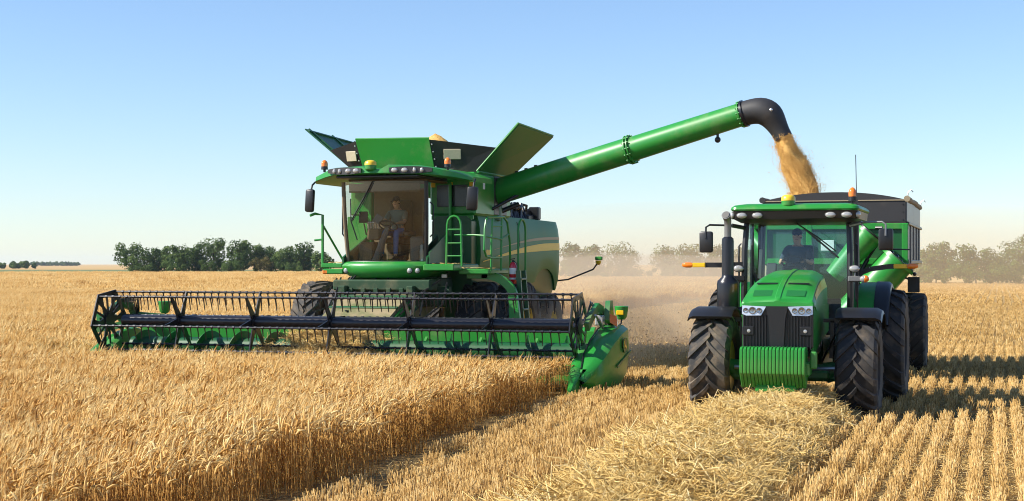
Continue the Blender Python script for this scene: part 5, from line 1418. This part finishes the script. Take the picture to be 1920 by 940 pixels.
# ------------------------------------------------------------------ header with reel
def header():
    X0, X1 = -17.95, -7.72; RY, RZ, RR = 28.62, 1.26, .645
    rt = root('harvester_header', (HC, 29.3, 0), 'wide green grain header with black pickup reel mounted on the front of the harvester', 'header')
    B = lambda n, m, mat, p=None, s=30: m.build(n, M[mat], p or rt, s)
    # back sheet, deck and cutter bar
    bs = MB().prism([(X0, 29.95, .35), (X0, 29.92, 1.10), (X0, 30.0, 1.18), (X0, 30.12, 1.18), (X0, 30.12, .35)], (X1 - X0, 0, 0))
    B('back_sheet', bs, 'green', None, 20)
    B('frame_tube', MB().box(((X0 + X1) / 2, 30.2, 1.0), (X1 - X0, .18, .24), bev=.03).box(((X0 + X1) / 2, 30.2, .45), (X1 - X0, .18, .2), bev=.03), 'green_dark')
    dk = MB().prism([(X0, 28.55, .16), (X0, 28.75, .22), (X0, 29.35, .34), (X0, 29.92, .42), (X0, 29.92, .36), (X0, 28.55, .13)], (X1 - X0, 0, 0))
    B('deck', dk, 'green', None, 20)
    cb = MB().box(((X0 + X1) / 2, 28.42, .14), (X1 - X0, .16, .03), bev=.008)
    n = 70
    for i in range(n):
        x = lerp(X0 + .05, X1 - .05, i / (n - 1)); cb.loft([[(x - .03, 28.42, .12), (x + .03, 28.42, .12), (x + .03, 28.42, .17), (x - .03, 28.42, .17)], [(x - .006, 28.24, .13), (x + .006, 28.24, .13), (x + .006, 28.24, .145), (x - .006, 28.24, .145)]])
    B('cutter_bar', cb, 'blacksteel', None, 20)
    # feed auger: drum with helical flights, left and right of the centre
    ay, az = 29.42, .70
    B('feed_auger', MB().cyl((X0 + .1, ay, az), (X1 - .1, ay, az), .19, n=24), 'green_dark', None, 40)
    def flight(xa, xb, turns, dirn):
        m = MB(); ring_i = []; ring_o = []; N = int(turns * 26)
        for th in (0, 1):
            for i in range(N + 1):
                a = dirn * 2 * pi * turns * i / N + .6; x = lerp(xa, xb, i / N) + th * .014
                ring_i.append((x, ay - .185 * cos(a), az + .185 * sin(a))); ring_o.append((x, ay - .335 * cos(a), az + .335 * sin(a)))
        m.loft([ring_i[:N + 1], ring_o[:N + 1]], caps=False, closed=False).loft([ring_i[N + 1:], ring_o[N + 1:]], caps=False, closed=False).loft([ring_o[:N + 1], ring_o[N + 1:]], caps=False, closed=False)
        return m
    B('auger_flight', flight(X0 + .3, HC - .75, 5, 1), 'green_dusty', None, 60)
    B('auger_flight', flight(HC + 1.0, X1 - .3, 5, -1), 'green_dark', None, 60)
    fg = MB()
    for k in range(12):
        x = HC - .6 + k * .13; a = k * 1.3; fg.cyl((x, ay, az), (x, ay - .36 * cos(a), az + .36 * sin(a)), .012, n=6)
    B('feed_finger', fg, 'steel_bright')
    for i in range(4):
        x = -12.05 + i * 1.19 + .75
        B('deck_rib', MB().prism([(x, 28.75, .24), (x, 29.85, .42), (x, 29.9, .95), (x, 29.4, .52)], (.05, 0, 0)), 'green')
    # reel
    B('reel_tube', MB().cyl((X0 + .35, RY, RZ), (X1 - .10, RY, RZ), .118, n=28), 'blacksteel', None, 50)
    angs = [188, 128, 68, 8, 308, 248]
    pos = lambda a, r=RR: (RY + r * cos(rad(a)), RZ + r * sin(rad(a)))
    r = random.Random(5)
    for a in angs:
        y, z = pos(a); m = MB().cyl((X0, y, z), (X1, y, z), .021, n=8)
        n = 62
        for i in range(n):
            x = lerp(X0 + .1, X1 - .1, (i + .5) / n); j = r.uniform(-.012, .012)
            m.cyl((x - .025, y, z), (x + .025, y, z), .031, n=7)
            m.tube([(x, y - .01, z - .01), (x + j * .3, y + .02, z - .10), (x + j, y + .06 + j, z - .27)], [.015, .013, .009], 5)
        B('tine_bar', m, 'blacksteel', None, 40)
    xs = [X0 + (X1 - X0) * k / 6 for k in range(1, 6)]
    for x in xs:
        m = MB().cyl((x - .04, RY, RZ), (x + .04, RY, RZ), .15, n=20)
        for a in angs:
            (y0, z0), (y1, z1) = pos(a, .10), pos(a, RR + .01)
            d = V(0, y1 - y0, z1 - z0).normalized(); t = V(0, -d.z, d.y)
            p0, p1 = V(x, y0, z0), V(x, y1, z1)
            m.loft([[p0 + t * .085 + V(-.012, 0, 0), p0 - t * .085 + V(-.012, 0, 0), p0 - t * .085 + V(.012, 0, 0), p0 + t * .085 + V(.012, 0, 0)],
                    [p1 + t * .032 + V(-.012, 0, 0), p1 - t * .032 + V(-.012, 0, 0), p1 - t * .032 + V(.012, 0, 0), p1 + t * .032 + V(.012, 0, 0)]])
            for q in (.07, .12): m.cyl(tuple(V(x - .03, *pos(a, q + .05))), tuple(V(x + .03, *pos(a, q + .05))), .012, n=6)
        B('reel_spider', m, 'blacksteel')
    for x, s in ((X0 - .02, -1), (X1 + .02, 1)):
        m = MB().cyl((x - .05, RY, RZ), (x + .05, RY, RZ), .17, n=20)
        N = 6
        for k in range(N):
            a0, a1 = angs[k], angs[(k + 1) % N]
            P = [V(x, *pos(a, rr)) for a, rr in ((a0, RR + .05), (a1, RR + .05), (a1, RR - .07), (a0, RR - .07))]
            m.prism(P, (.022, 0, 0))
            # spoke, widening to the rim with an opening either side
            d = V(0, cos(rad(a0)), sin(rad(a0))); t = V(0, -d.z, d.y); c = V(x, RY, RZ)
            m.prism([c + d * .12 + t * .09, c + d * .36 + t * .035, c + d * .58 + t * .12, c + d * .58 - t * .12, c + d * .36 - t * .035, c + d * .12 - t * .09], (.022, 0, 0))
            am = (a0 + a0 - 60) / 2; dm = V(0, cos(rad(am)), sin(rad(am))); tm = V(0, -dm.z, dm.y)
            m.prism([c + dm * .14 + tm * .03, c + dm * .53 + tm * .02, c + dm * .53 - tm * .02, c + dm * .14 - tm * .03], (.018, 0, 0))
        B('reel_end', m, 'blacksteel')
    # reel lift arms
    for s, x in ((-1, X0 - .16), (1, X1 + .20)):
        m = MB()
        pp = [(30.05, 1.12), (29.75, 1.52), (29.35, 1.60), (28.9, 1.42), (28.6, 1.24)]
        for (ya_, za_), (yb_, zb_) in zip(pp[:-1], pp[1:]): m.bar((x, ya_, za_), (x, yb_, zb_), .09, .17)
        B('reel_arm', m, 'green_dusty' if s > 0 else 'green_dark')
        B('arm_cylinder', MB().cyl((x + s * .08, 29.9, .95), (x + s * .08, 29.2, 1.36), .035).cyl((x + s * .08, 29.2, 1.36), (x + s * .08, 28.95, 1.46), .022), 'steel_bright')
        hs = MB()
        for q in range(4): hs.tube([(x - s * .05, 30.0, 1.1 + q * .05), (x - s * (.10 + .04 * q), 29.7, 1.62 + .03 * q), (x - s * .08, 29.2, 1.64 + .02 * q), (x - s * .06, 28.7, 1.34)], .014, 5)
        B('hydraulic_hose', hs, 'black')
    B('arm_guard', MB().prism([(X1 + .28, 29.6, 1.35), (X1 + .28, 29.75, 1.72), (X1 + .28, 29.95, 1.72), (X1 + .28, 30.1, 1.2)], (.10, 0, 0)), 'green_dusty')
    B('arm_reflector', MB().prism([(X1 + .40, 29.62, 1.30), (X1 + .38, 29.72, 1.46), (X1 + .50, 29.78, 1.42), (X1 + .54, 29.68, 1.20)], (0, .03, 0)), 'orange')
    B('valve_block', MB().box((X1 + .22, 29.55, 1.34), (.16, .2, .2), bev=.02), 'silver')
    # end shields and crop dividers
    def rsec(y, xi, xo, zb, zt, rd=.08):
        s_ = 1 if xo > xi else -1
        return [(xi, y, zb), (xi, y, zt - .02), (xi + s_ * .05, y, zt), (xo - s_ * rd * 1.6, y, zt), (xo - s_ * .02, y, zt - rd), (xo, y, lerp(zb, zt, .45)), (xo - s_ * rd * .6, y, zb + .03)]
    for s, xe in ((1, X1 + .22), (-1, X0 - .20)):
        secs = [(27.80, .10, .16, .20, .30), (27.95, .02, .28, .08, .48), (28.3, -.02, .42, .03, .74), (28.8, -.02, .48, .03, .98), (29.4, -.02, .50, .10, 1.16), (29.95, -.02, .49, .26, 1.24), (30.18, -.02, .44, .34, 1.20), (30.26, .02, .36, .42, 1.10)]
        if s < 0: secs = [(y, a, a + (b - a) * .45, c, d * .86) for y, a, b, c, d in secs]
        sh = B('end_shield', MB().loft([rsec(y, xe + s * a, xe + s * b, c, d) for y, a, b, c, d in secs]), 'green', None, 35)
        if s > 0:
            # oval emblem plate with a leaping animal mark
            c = V(xe + .512, 29.52, .86)
            ov = [c + V(0, cos(2 * pi * k / 24) * .17, sin(2 * pi * k / 24) * .15) for k in range(24)]
            pl = B('emblem_plate', MB().prism(ov, (.008, 0, 0)), 'green_dark', sh)
            rg = MB().tube([tuple(p + V(.006, 0, 0)) for p in ov], .008, 6, closed=True); B('emblem_ring', rg, 'green', sh)
            mk = [(-.08, -.04), (-.03, .0), (.03, .01), (.06, .07), (.055, .11), (.075, .07), (.10, .075), (.09, .05), (.07, .0), (.10, -.05), (.06, -.02), (.02, -.03), (-.03, -.07)]
            B('emblem', MB().prism([c + V(.009, -a * 1.15, b * 1.15) for a, b in mk], (.004, 0, 0)), 'yellow', sh)
            B('shield_step', MB().prism([(xe + .50, 28.9, .50), (xe + .505, 30.0, .74), (xe + .505, 30.0, .70), (xe + .50, 28.9, .45)], (.02, 0, 0)), 'green_dusty', sh)
            B('shield_joint', MB().tube([(xe - .005, 30.0, 1.25), (xe - .005, 29.4, 1.175), (xe - .005, 28.8, .99), (xe - .0, 28.3, .75), (xe + .04, 27.95, .49)], .016, 6), 'black', sh)
        # slim pointed divider
        tip = V(xe + s * .02, 27.15 if s > 0 else 27.5, .10); dv = []
        for t, rr, z in ((0, .02, .09), (.1, .055, .17), (.35, .10, .40), (.65, .135, .66), (.9, .15, .86), (1, .12, .92)):
            y = lerp(tip.y, 29.0, t); cx_ = lerp(tip.x, xe - s * .15, min(1, t * 1.2))
            dv.append([(cx_ - rr, y, max(.03, z - rr * 3.4)), (cx_ - rr, y, z - .04), (cx_ - rr * .5, y, z), (cx_ + rr * .5, y, z), (cx_ + rr, y, z - .04), (cx_ + rr, y, max(.03, z - rr * 3.4))])
        B('crop_divider', MB().loft(dv), 'green', None, 35)
        # marker lamps on stalks
        if s > 0:
            lx, ly, lz = xe + .22, 30.35, 1.33
            st = B('lamp_stalk', MB().tube([(lx - .25, ly - .1, 1.20), (lx - .05, ly, 1.20), (lx + .02, ly, 1.26), (lx + .02, ly, 1.34)], .018, 6).box((lx - .18, ly - .02, 1.25), (.14, .03, .03)), 'black')
        else:
            lx, ly, lz = X0 + .42, 30.2, 1.36
            st = B('lamp_stalk', MB().tube([(lx, ly, 1.15), (lx, ly, 1.38)], .02, 6).bar((lx - .5, 29.9, 1.35), (lx + .35, 30.1, 1.28), .06, .10), 'green_dusty')
        lm = B('marker_lamp', MB().lathe((lx + .02 * s, ly, lz), (0, 0, 1), [(0, .07), (.05, .11), (.20, .135), (.26, .14), (.27, .13)], 18), 'green', st, 40)
        if s > 0: B('reflector', MB().box((lx + .02, ly - .128, lz + .14), (.15, .03, .09), bev=.01), 'amberface', lm)
    B('left_bracket', MB().bar((X0 - .05, 29.3, 1.15), (X0 - .75, 29.2, 1.02), .08, .14).box((X0 - .62, 29.2, 1.30), (.10, .06, .20), bev=.01), 'green_dusty')
    return rt
header()
# crop lying on the deck in front of the feeder house
cm = MB(); q = []
for j in range(15):
    for i in range(41):
        u = i / 40; x = lerp(HC - 1.75, HC + 1.25, u); y = lerp(28.6, 29.9, j / 14)
        e = sin(pi * u) ** .5 * (sstep(0, .3, j / 14)); q.append((x, y, .12 + .30 * j / 14 + e * (.34 + .30 * j / 14) * (1 + .35 * mnoise.noise((x * 3, y * 3, 2))) ))
cm.add(q, [(j * 41 + i, j * 41 + i + 1, (j + 1) * 41 + i + 1, (j + 1) * 41 + i) for j in range(14) for i in range(40)])
tag(cm.build('cut_crop', M['straw_mat'], None, 60), 'mat of cut wheat gathering at the centre of the header', 'wheat', kind='stuff')
csrc = [litter('cut_crop_straw', .35, 110, random.Random(60 + k), .12, .4, .12, 'straw', .0045) for k in range(4)]
cp = []
for _ in range(130):
    x = random.uniform(HC - 1.6, HC + 1.1); y = random.uniform(28.75, 29.8); u = (x - HC + 1.75) / 3.0; v_ = (y - 28.6) / 1.3
    cp.append((x, y, .12 + .3 * v_ + sin(pi * u) ** .5 * sstep(0, .3, v_) * (.30 + .30 * v_), random.gauss(0, .3), random.gauss(0, .3), 0, random.uniform(.7, 1.1), random.randrange(4)))
scatter('cut_crop_straw', cp, csrc, 'loose cut stalks on the header deck in front of the feeder house', 'straw')

# chaff and bits of straw caught on the header deck, platforms and fenders
chf = Sheaf(); r = random.Random(77)
spots = [((-17.8, -7.9), (28.8, 29.9), lambda x, y: .22 + (y - 28.75) * .17 + .02, 900), ((-12.1, -10.7), (31.9, 33.3), lambda x, y: 2.445 if x < -11.35 else 2.345, 120),
         ((-17.8, -7.9), (30.0, 30.12), lambda x, y: 1.185, 260), ((-14.55, -14.1), (32.0, 33.1), lambda x, y: 2.465, 40)]
for (xa, xb), (ya, yb), zf, n in spots:
    for _ in range(n):
        x, y = r.uniform(xa, xb), r.uniform(ya, yb); z = zf(x, y) + r.uniform(.004, .02); a = r.uniform(0, 6.28); l = r.uniform(.02, .11)
        chf.rod([(x - cos(a) * l, y - sin(a) * l, z), (x + cos(a) * l, y + sin(a) * l, z + r.uniform(-.01, .02))], [.006, .005], r.random(), 3)
o = chf.obj('loose_chaff', M['straw']); COL.objects.link(o)
tag(o, 'loose chaff and straw bits lying on the header deck and harvester platforms', 'chaff', kind='stuff')
# ------------------------------------------------------------------ drivers
def skinned(name, chains, mats, parent, sub=1):
    """one continuous skinned surface from joined chains of (point, radius)"""
    idx = {}; vs = []; rs = []; es = set()
    for ch in chains:
        prev = None
        for p, r in ch:
            k = tuple(round(c, 4) for c in p)
            if k not in idx:
                idx[k] = len(vs); vs.append(k); rs.append(r)
            i = idx[k]
            if prev is not None and prev != i: es.add((prev, i))
            prev = i
    c = CENTER[parent.name]
    me = bpy.data.meshes.new(name); bm = bmesh.new(); ly = bm.verts.layers.skin.verify()
    bv = [bm.verts.new(Vector(p) - c) for p in vs]
    for a, b in es: bm.edges.new((bv[a], bv[b]))
    for i, v in enumerate(bv):
        rr = rs[i]; v[ly].radius = rr if isinstance(rr, tuple) else (rr, rr)
    bv[0][ly].use_root = True
    bm.to_mesh(me); bm.free(); me.materials.append(M[mats])
    o = bpy.data.objects.new(name, me); COL.objects.link(o); o.parent = parent
    CENTER[name] = c; CENTER[o.name] = c
    sk = o.modifiers.new('skin', 'SKIN'); sk.use_smooth_shade = True
    sb = o.modifiers.new('smooth', 'SUBSURF'); sb.levels = sub; sb.render_levels = sub
    return o

def driver(hip, look, wheel_c, wheel_r, foot_y, foot_z, label, shirt, trousers, cap, left_hand, right_hand):
    """seated figure facing -Y; hands are world points they hold"""
    hx, hy, hz = hip
    rt = root('person', (hx, hy, hz - .08), label, 'person')
    P = lambda x, y, z: (hx + x, hy + y, hz + z)
    pel = P(0, 0, .04); waist = P(0, .03, .20); chest = P(0, .03, .38); up = P(0, .015, .50); neck = P(0, -.01, .58); jaw = P(look * .02, -.05, .66)
    mid_ = P(look * .02, -.045, .735); crown = P(look * .02, -.03, .81)
    sh = {s: P(s * .185, .015, .475) for s in (-1, 1)}
    knee = {s: P(s * .16, -.47, .03) for s in (-1, 1)}
    ank = {s: (hx + s * .17, foot_y + .12, foot_z + .09) for s in (-1, 1)}; toe = {s: (hx + s * .19, foot_y - .08, foot_z + .05) for s in (-1, 1)}
    hand = {-1: Vector(left_hand), 1: Vector(right_hand)}
    chains = [[(pel, (.15, .11)), (waist, (.145, .10)), (chest, (.165, .11)), (up, (.12, .085)), (neck, (.056, .058)), (jaw, (.066, .078)), (mid_, (.076, .095)), (crown, (.062, .078))]]
    elb = {}; wr = {}
    for s in (-1, 1):
        w = hand[s] + Vector((s * .03, .085, .015)); S = Vector(sh[s]); d = w - S; L = d.length; a = .30; b = .27
        k = max(-1, min(1, (a * a + L * L - b * b) / (2 * a * L))); dn = d.normalized(); dl = Vector((s * .55, .25, -.8)); dl = (dl - dn * dl.dot(dn)).normalized()
        e = S + dn * a * k + dl * a * math.sqrt(max(0, 1 - k * k)); elb[s] = tuple(e); wr[s] = tuple(w)
        palm = w + (hand[s] - w) * .62
        chains.append([(up, .1), (sh[s], .066), (tuple(S.lerp(e, .5)), .050), (elb[s], .042), (tuple(e.lerp(w, .4)), .040), (wr[s], .027), (tuple(palm), (.040, .024))])
        # fingers curl over the rim, thumb leaves the side of the palm
        fd = (hand[s] - w).normalized(); sdv = fd.cross(Vector((0, 0, 1))).normalized()
        for q, ln in ((-.030, .066), (-.010, .076), (.011, .073), (.030, .058)):
            k0 = palm + sdv * q + fd * .012; k1 = k0 + fd * ln * .45 + Vector((0, 0, .006)); k2 = k1 + (fd * .5 + Vector((0, 0, -.9))).normalized() * ln * .35; k3 = k2 + (fd * -.55 + Vector((0, 0, -.8))).normalized() * ln * .28
            chains.append([(tuple(palm), .03), (tuple(k0), .0105), (tuple(k1), .0095), (tuple(k2), .0088), (tuple(k3), .007)])
        t0 = palm - sdv * s * .034 - fd * .02; t1 = t0 - sdv * s * .022 + fd * .028; t2 = t1 + fd * .026 + Vector((0, 0, -.012))
        chains.append([(tuple(palm), .03), (tuple(t0), .014), (tuple(t1), .0115), (tuple(t2), .009)])
        th = P(s * .10, -.02, .035)
        chains.append([(pel, .13), (th, .092), (tuple(Vector(th).lerp(Vector(knee[s]), .55)), .078), (knee[s], .060), (tuple(Vector(knee[s]).lerp(Vector(ank[s]), .35)), .054), (ank[s], .036), (tuple((Vector(ank[s]) + Vector(toe[s])) / 2), .038), (toe[s], .030)])
    # nose, ears and chin grow out of the head
    J = Vector(mid_)
    chains.append([(mid_, .08), (tuple(J + Vector((0, -.085, -.012))), .020), (tuple(J + Vector((0, -.112, -.028))), .013)])
    for s in (-1, 1): chains.append([(mid_, .08), (tuple(J + Vector((s * .072, .01, -.01))), .018), (tuple(J + Vector((s * .088, .02, .0))), .012)])
    chains.append([(jaw, .07), (tuple(Vector(jaw) + Vector((0, -.062, -.012))), .024)])
    body = skinned('body', chains, 'skin', rt)
    # shirt, trousers, boots follow the body a little outside it
    sc = [[(P(0, 0, .06), (.165, .125)), (waist, (.162, .118)), (chest, (.18, .125)), (up, (.125, .095)), (P(0, .0, .545), (.072, .07))]]
    for s in (-1, 1):
        e = Vector(elb[s]); S = Vector(sh[s]); sc.append([(up, .11), (sh[s], .080), (tuple(S.lerp(e, .5)), .066), (tuple(S.lerp(e, .88)), .060)])
    skinned('shirt', sc, shirt, rt)
    skinned('trousers', [[(P(0, 0, .035), (.165, .13)), (P(0, .0, .10), (.160, .118))]] + [[(P(0, 0, .035), .14), (P(s * .10, -.02, .04), .104), (tuple(Vector(P(s * .10, -.02, .035)).lerp(Vector(knee[s]), .55)), .090), (knee[s], .074), (tuple(Vector(knee[s]).lerp(Vector(ank[s]), .5)), .064), (tuple(Vector(ank[s]) + Vector((0, .01, .05))), .056)] for s in (-1, 1)], trousers, rt)
    for s in (-1, 1):
        skinned('boot', [[(tuple(Vector(ank[s]) + Vector((0, .01, .05))), .048), (ank[s], .048), (tuple((Vector(ank[s]) + Vector(toe[s])) / 2), .048), (toe[s], .042)]], 'shoe', rt)
        MB().sphere(tuple(J + Vector((s * .030, -.086, .012))), .012, 8, 6).build('eye', M['eye'], rt)
    MB().tube([tuple(J + Vector((x, -.094 + abs(x) * .3, -.062))) for x in (-.026, 0, .026)], .006, 6).build('mouth', plain_lip, rt)
    C = Vector(crown)
    MB().sphere(tuple(J + Vector((0, .016, .030))), .097, 16, 10, (.86, 1.0, .98)).build('hair', M['hair'], rt) if not cap else None
    if cap:
        MB().sphere(tuple(J + Vector((0, .022, -.005))), .092, 14, 8, (.88, .96, .95)).build('hair', M['hair'], rt)
        k = MB().sphere(tuple(J + Vector((0, .002, .035))), .104, 18, 8, (.88, 1.04, .98), half=True)
        rows_ = []
        for q, dz in ((-.098, .0), (-.135, -.006), (-.170, -.016)):
            hw = .076 if q > -.12 else (.066 if q > -.15 else .04)
            rows_.append([tuple(J + Vector((hw * t, q + .03 * t * t, .045 + dz - .012 * t * t))) for t in (-1, -.5, 0, .5, 1)] + [tuple(J + Vector((hw * t, q + .03 * t * t, .038 + dz - .012 * t * t))) for t in (1, .5, 0, -.5, -1)])
        k.loft(rows_); k.build('cap', M['capcloth'], rt, 50)
    else:
        # face shows in front of the hair
        pass
    return rt
plain_lip = plain('lips', (.36, .14, .11), .5)
sxh = HC - .10
driver((sxh, 32.98, 3.13), -.3, None, None, 32.32, 2.50, 'person in a grey green polo shirt and jeans driving the harvester', 'shirt', 'jeans', True,
       (sxh - .15, 32.42, 3.37), (sxh + .17, 32.44, 3.36))
sxt = TX - .12
driver((sxt, TY + 2.36, 2.20), .2, None, None, TY + 1.72, 1.39, 'person in dark cap and navy shirt at the wheel of the tractor', 'navy', 'navy', True,
       (sxt - .15, TY + 1.84, 2.50), (sxt + .15, TY + 1.85, 2.50))
# ------------------------------------------------------------------ air and dust
def volmat(name, col, dens, aniso=.3):
    m = bpy.data.materials.new(name); m.use_nodes = True; n = m.node_tree.nodes; n.clear()
    o = n.new('ShaderNodeOutputMaterial'); v = n.new('ShaderNodeVolumePrincipled')
    v.inputs['Color'].default_value = (*col, 1); v.inputs['Density'].default_value = dens; v.inputs['Anisotropy'].default_value = aniso
    m.node_tree.links.new(v.outputs[0], o.inputs['Volume']); return m, v
def blob(name, c, r, dens, label, col=(.95, .80, .60), noisy=0.0, nscale=.5, seed=0):
    m = MB(); n, k = 40, 20; rings = []
    for i in range(k + 1):
        t = -pi / 2 + pi * i / k; q = max(cos(t), 1e-3)
        ring = []
        for j in range(n):
            a = 2 * pi * j / n; d = Vector((q * cos(a), q * sin(a), sin(t)))
            f = 1 + .22 * mnoise.noise(d * 1.7 + Vector((seed, 0, 0))) + .08 * mnoise.noise(d * 4 + Vector((seed, 3, 0)))
            ring.append((c[0] + d.x * r[0] * f, c[1] + d.y * r[1] * f, c[2] + d.z * r[2] * f))
        rings.append(ring)
    m.loft(rings)
    mt, v = volmat(name + '_air', col, dens)
    if noisy:
        t = mt.node_tree; N = t.nodes
        g = N.new('ShaderNodeNewGeometry'); nz = N.new('ShaderNodeTexNoise'); nz.inputs['Scale'].default_value = nscale; nz.inputs['Detail'].default_value = 4; nz.inputs['Roughness'].default_value = .6
        t.links.new(g.outputs['Position'], nz.inputs['Vector'])
        mr = N.new('ShaderNodeMapRange'); mr.inputs['From Min'].default_value = .42; mr.inputs['From Max'].default_value = .66; mr.inputs['To Min'].default_value = dens * (1 - noisy); mr.inputs['To Max'].default_value = dens * (1 + 1.5 * noisy)
        # thins out with height and towards the sides of the plume
        ps = N.new('ShaderNodeVectorMath'); ps.operation = 'SUBTRACT'; t.links.new(g.outputs['Position'], ps.inputs[0]); ps.inputs[1].default_value = c
        pv = N.new('ShaderNodeVectorMath'); pv.operation = 'DIVIDE'; t.links.new(ps.outputs[0], pv.inputs[0]); pv.inputs[1].default_value = r
        ln = N.new('ShaderNodeVectorMath'); ln.operation = 'LENGTH'; t.links.new(pv.outputs[0], ln.inputs[0])
        fo = N.new('ShaderNodeMapRange'); fo.inputs['From Min'].default_value = .15; fo.inputs['From Max'].default_value = 1.0; fo.inputs['To Min'].default_value = 1; fo.inputs['To Max'].default_value = 0
        t.links.new(ln.outputs['Value'], fo.inputs['Value'])
        mu = N.new('ShaderNodeMath'); mu.operation = 'MULTIPLY'; t.links.new(mr.outputs[0], mu.inputs[0]); t.links.new(fo.outputs[0], mu.inputs[1])
        t.links.new(nz.outputs['Fac'], mr.inputs['Value']); t.links.new(mu.outputs[0], v.inputs['Density'])
    o = m.build(name, mt, None, None); tag(o, label, 'dust', kind='stuff'); return o
# churned up dust right behind the header and the chopper, then the drifting bank in front of the trees
blob('dust_plume', (-9.0, 40.0, .5), (2.7, 11, 1.8), .125, 'brown dust plume churned up behind the header and harvester', (.95, .78, .55), .95, .8, 1)
blob('drifting_dust', (-18, 82, .4), (13, 34, 2.8), .016, 'pale tan dust cloud drifting behind the harvester', (.96, .82, .62), 0, 1, 2)
blob('dust_bank', (-14, 200, .0), (62, 95, 9.0), .0036, 'wide bank of dust veiling the trees on the right', (.98, .82, .56), 0, 1, 3)
# faint air haze round the whole scene
hb = MB().box((-700, 2400, 14), (8200, 5600, 31.0))
hm_, hv_ = volmat('haze_air', (.66, .82, 1.0), .00008, .2)
tag(hb.build('haze', hm_, None, None), 'faint summer haze over the fields', 'haze', kind='stuff')

# bits of chaff and straw thrown up behind the header
ch = Sheaf(); r = random.Random(21)
for _ in range(1500):
    k = r.random(); x = -8.9 + r.gauss(0, 1.1) + k * .8; y = 32.5 + k * 6; z = abs(r.gauss(.15, .45)) + .05
    if z > 1.9: continue
    d = Vector((r.gauss(0, 1), r.gauss(0, 1), r.gauss(0, .6))).normalized() * r.uniform(.008, .03)
    ch.rod([(x - d.x, y - d.y, z - d.z), (x + d.x, y + d.y, z + d.z)], [.007, .006], r.random(), 3)
me = ch.obj('flying_chaff', M['stubble']); COL.objects.link(me)
tag(me, 'specks of chaff flying in the dust behind the header', 'chaff', kind='stuff')
blob('grain_dust', (-3.95, 34.7, 4.3), (.75, .7, 1.0), .10, 'thin dust puff around the falling grain', (.95, .80, .58), .9, 1.6, 7)
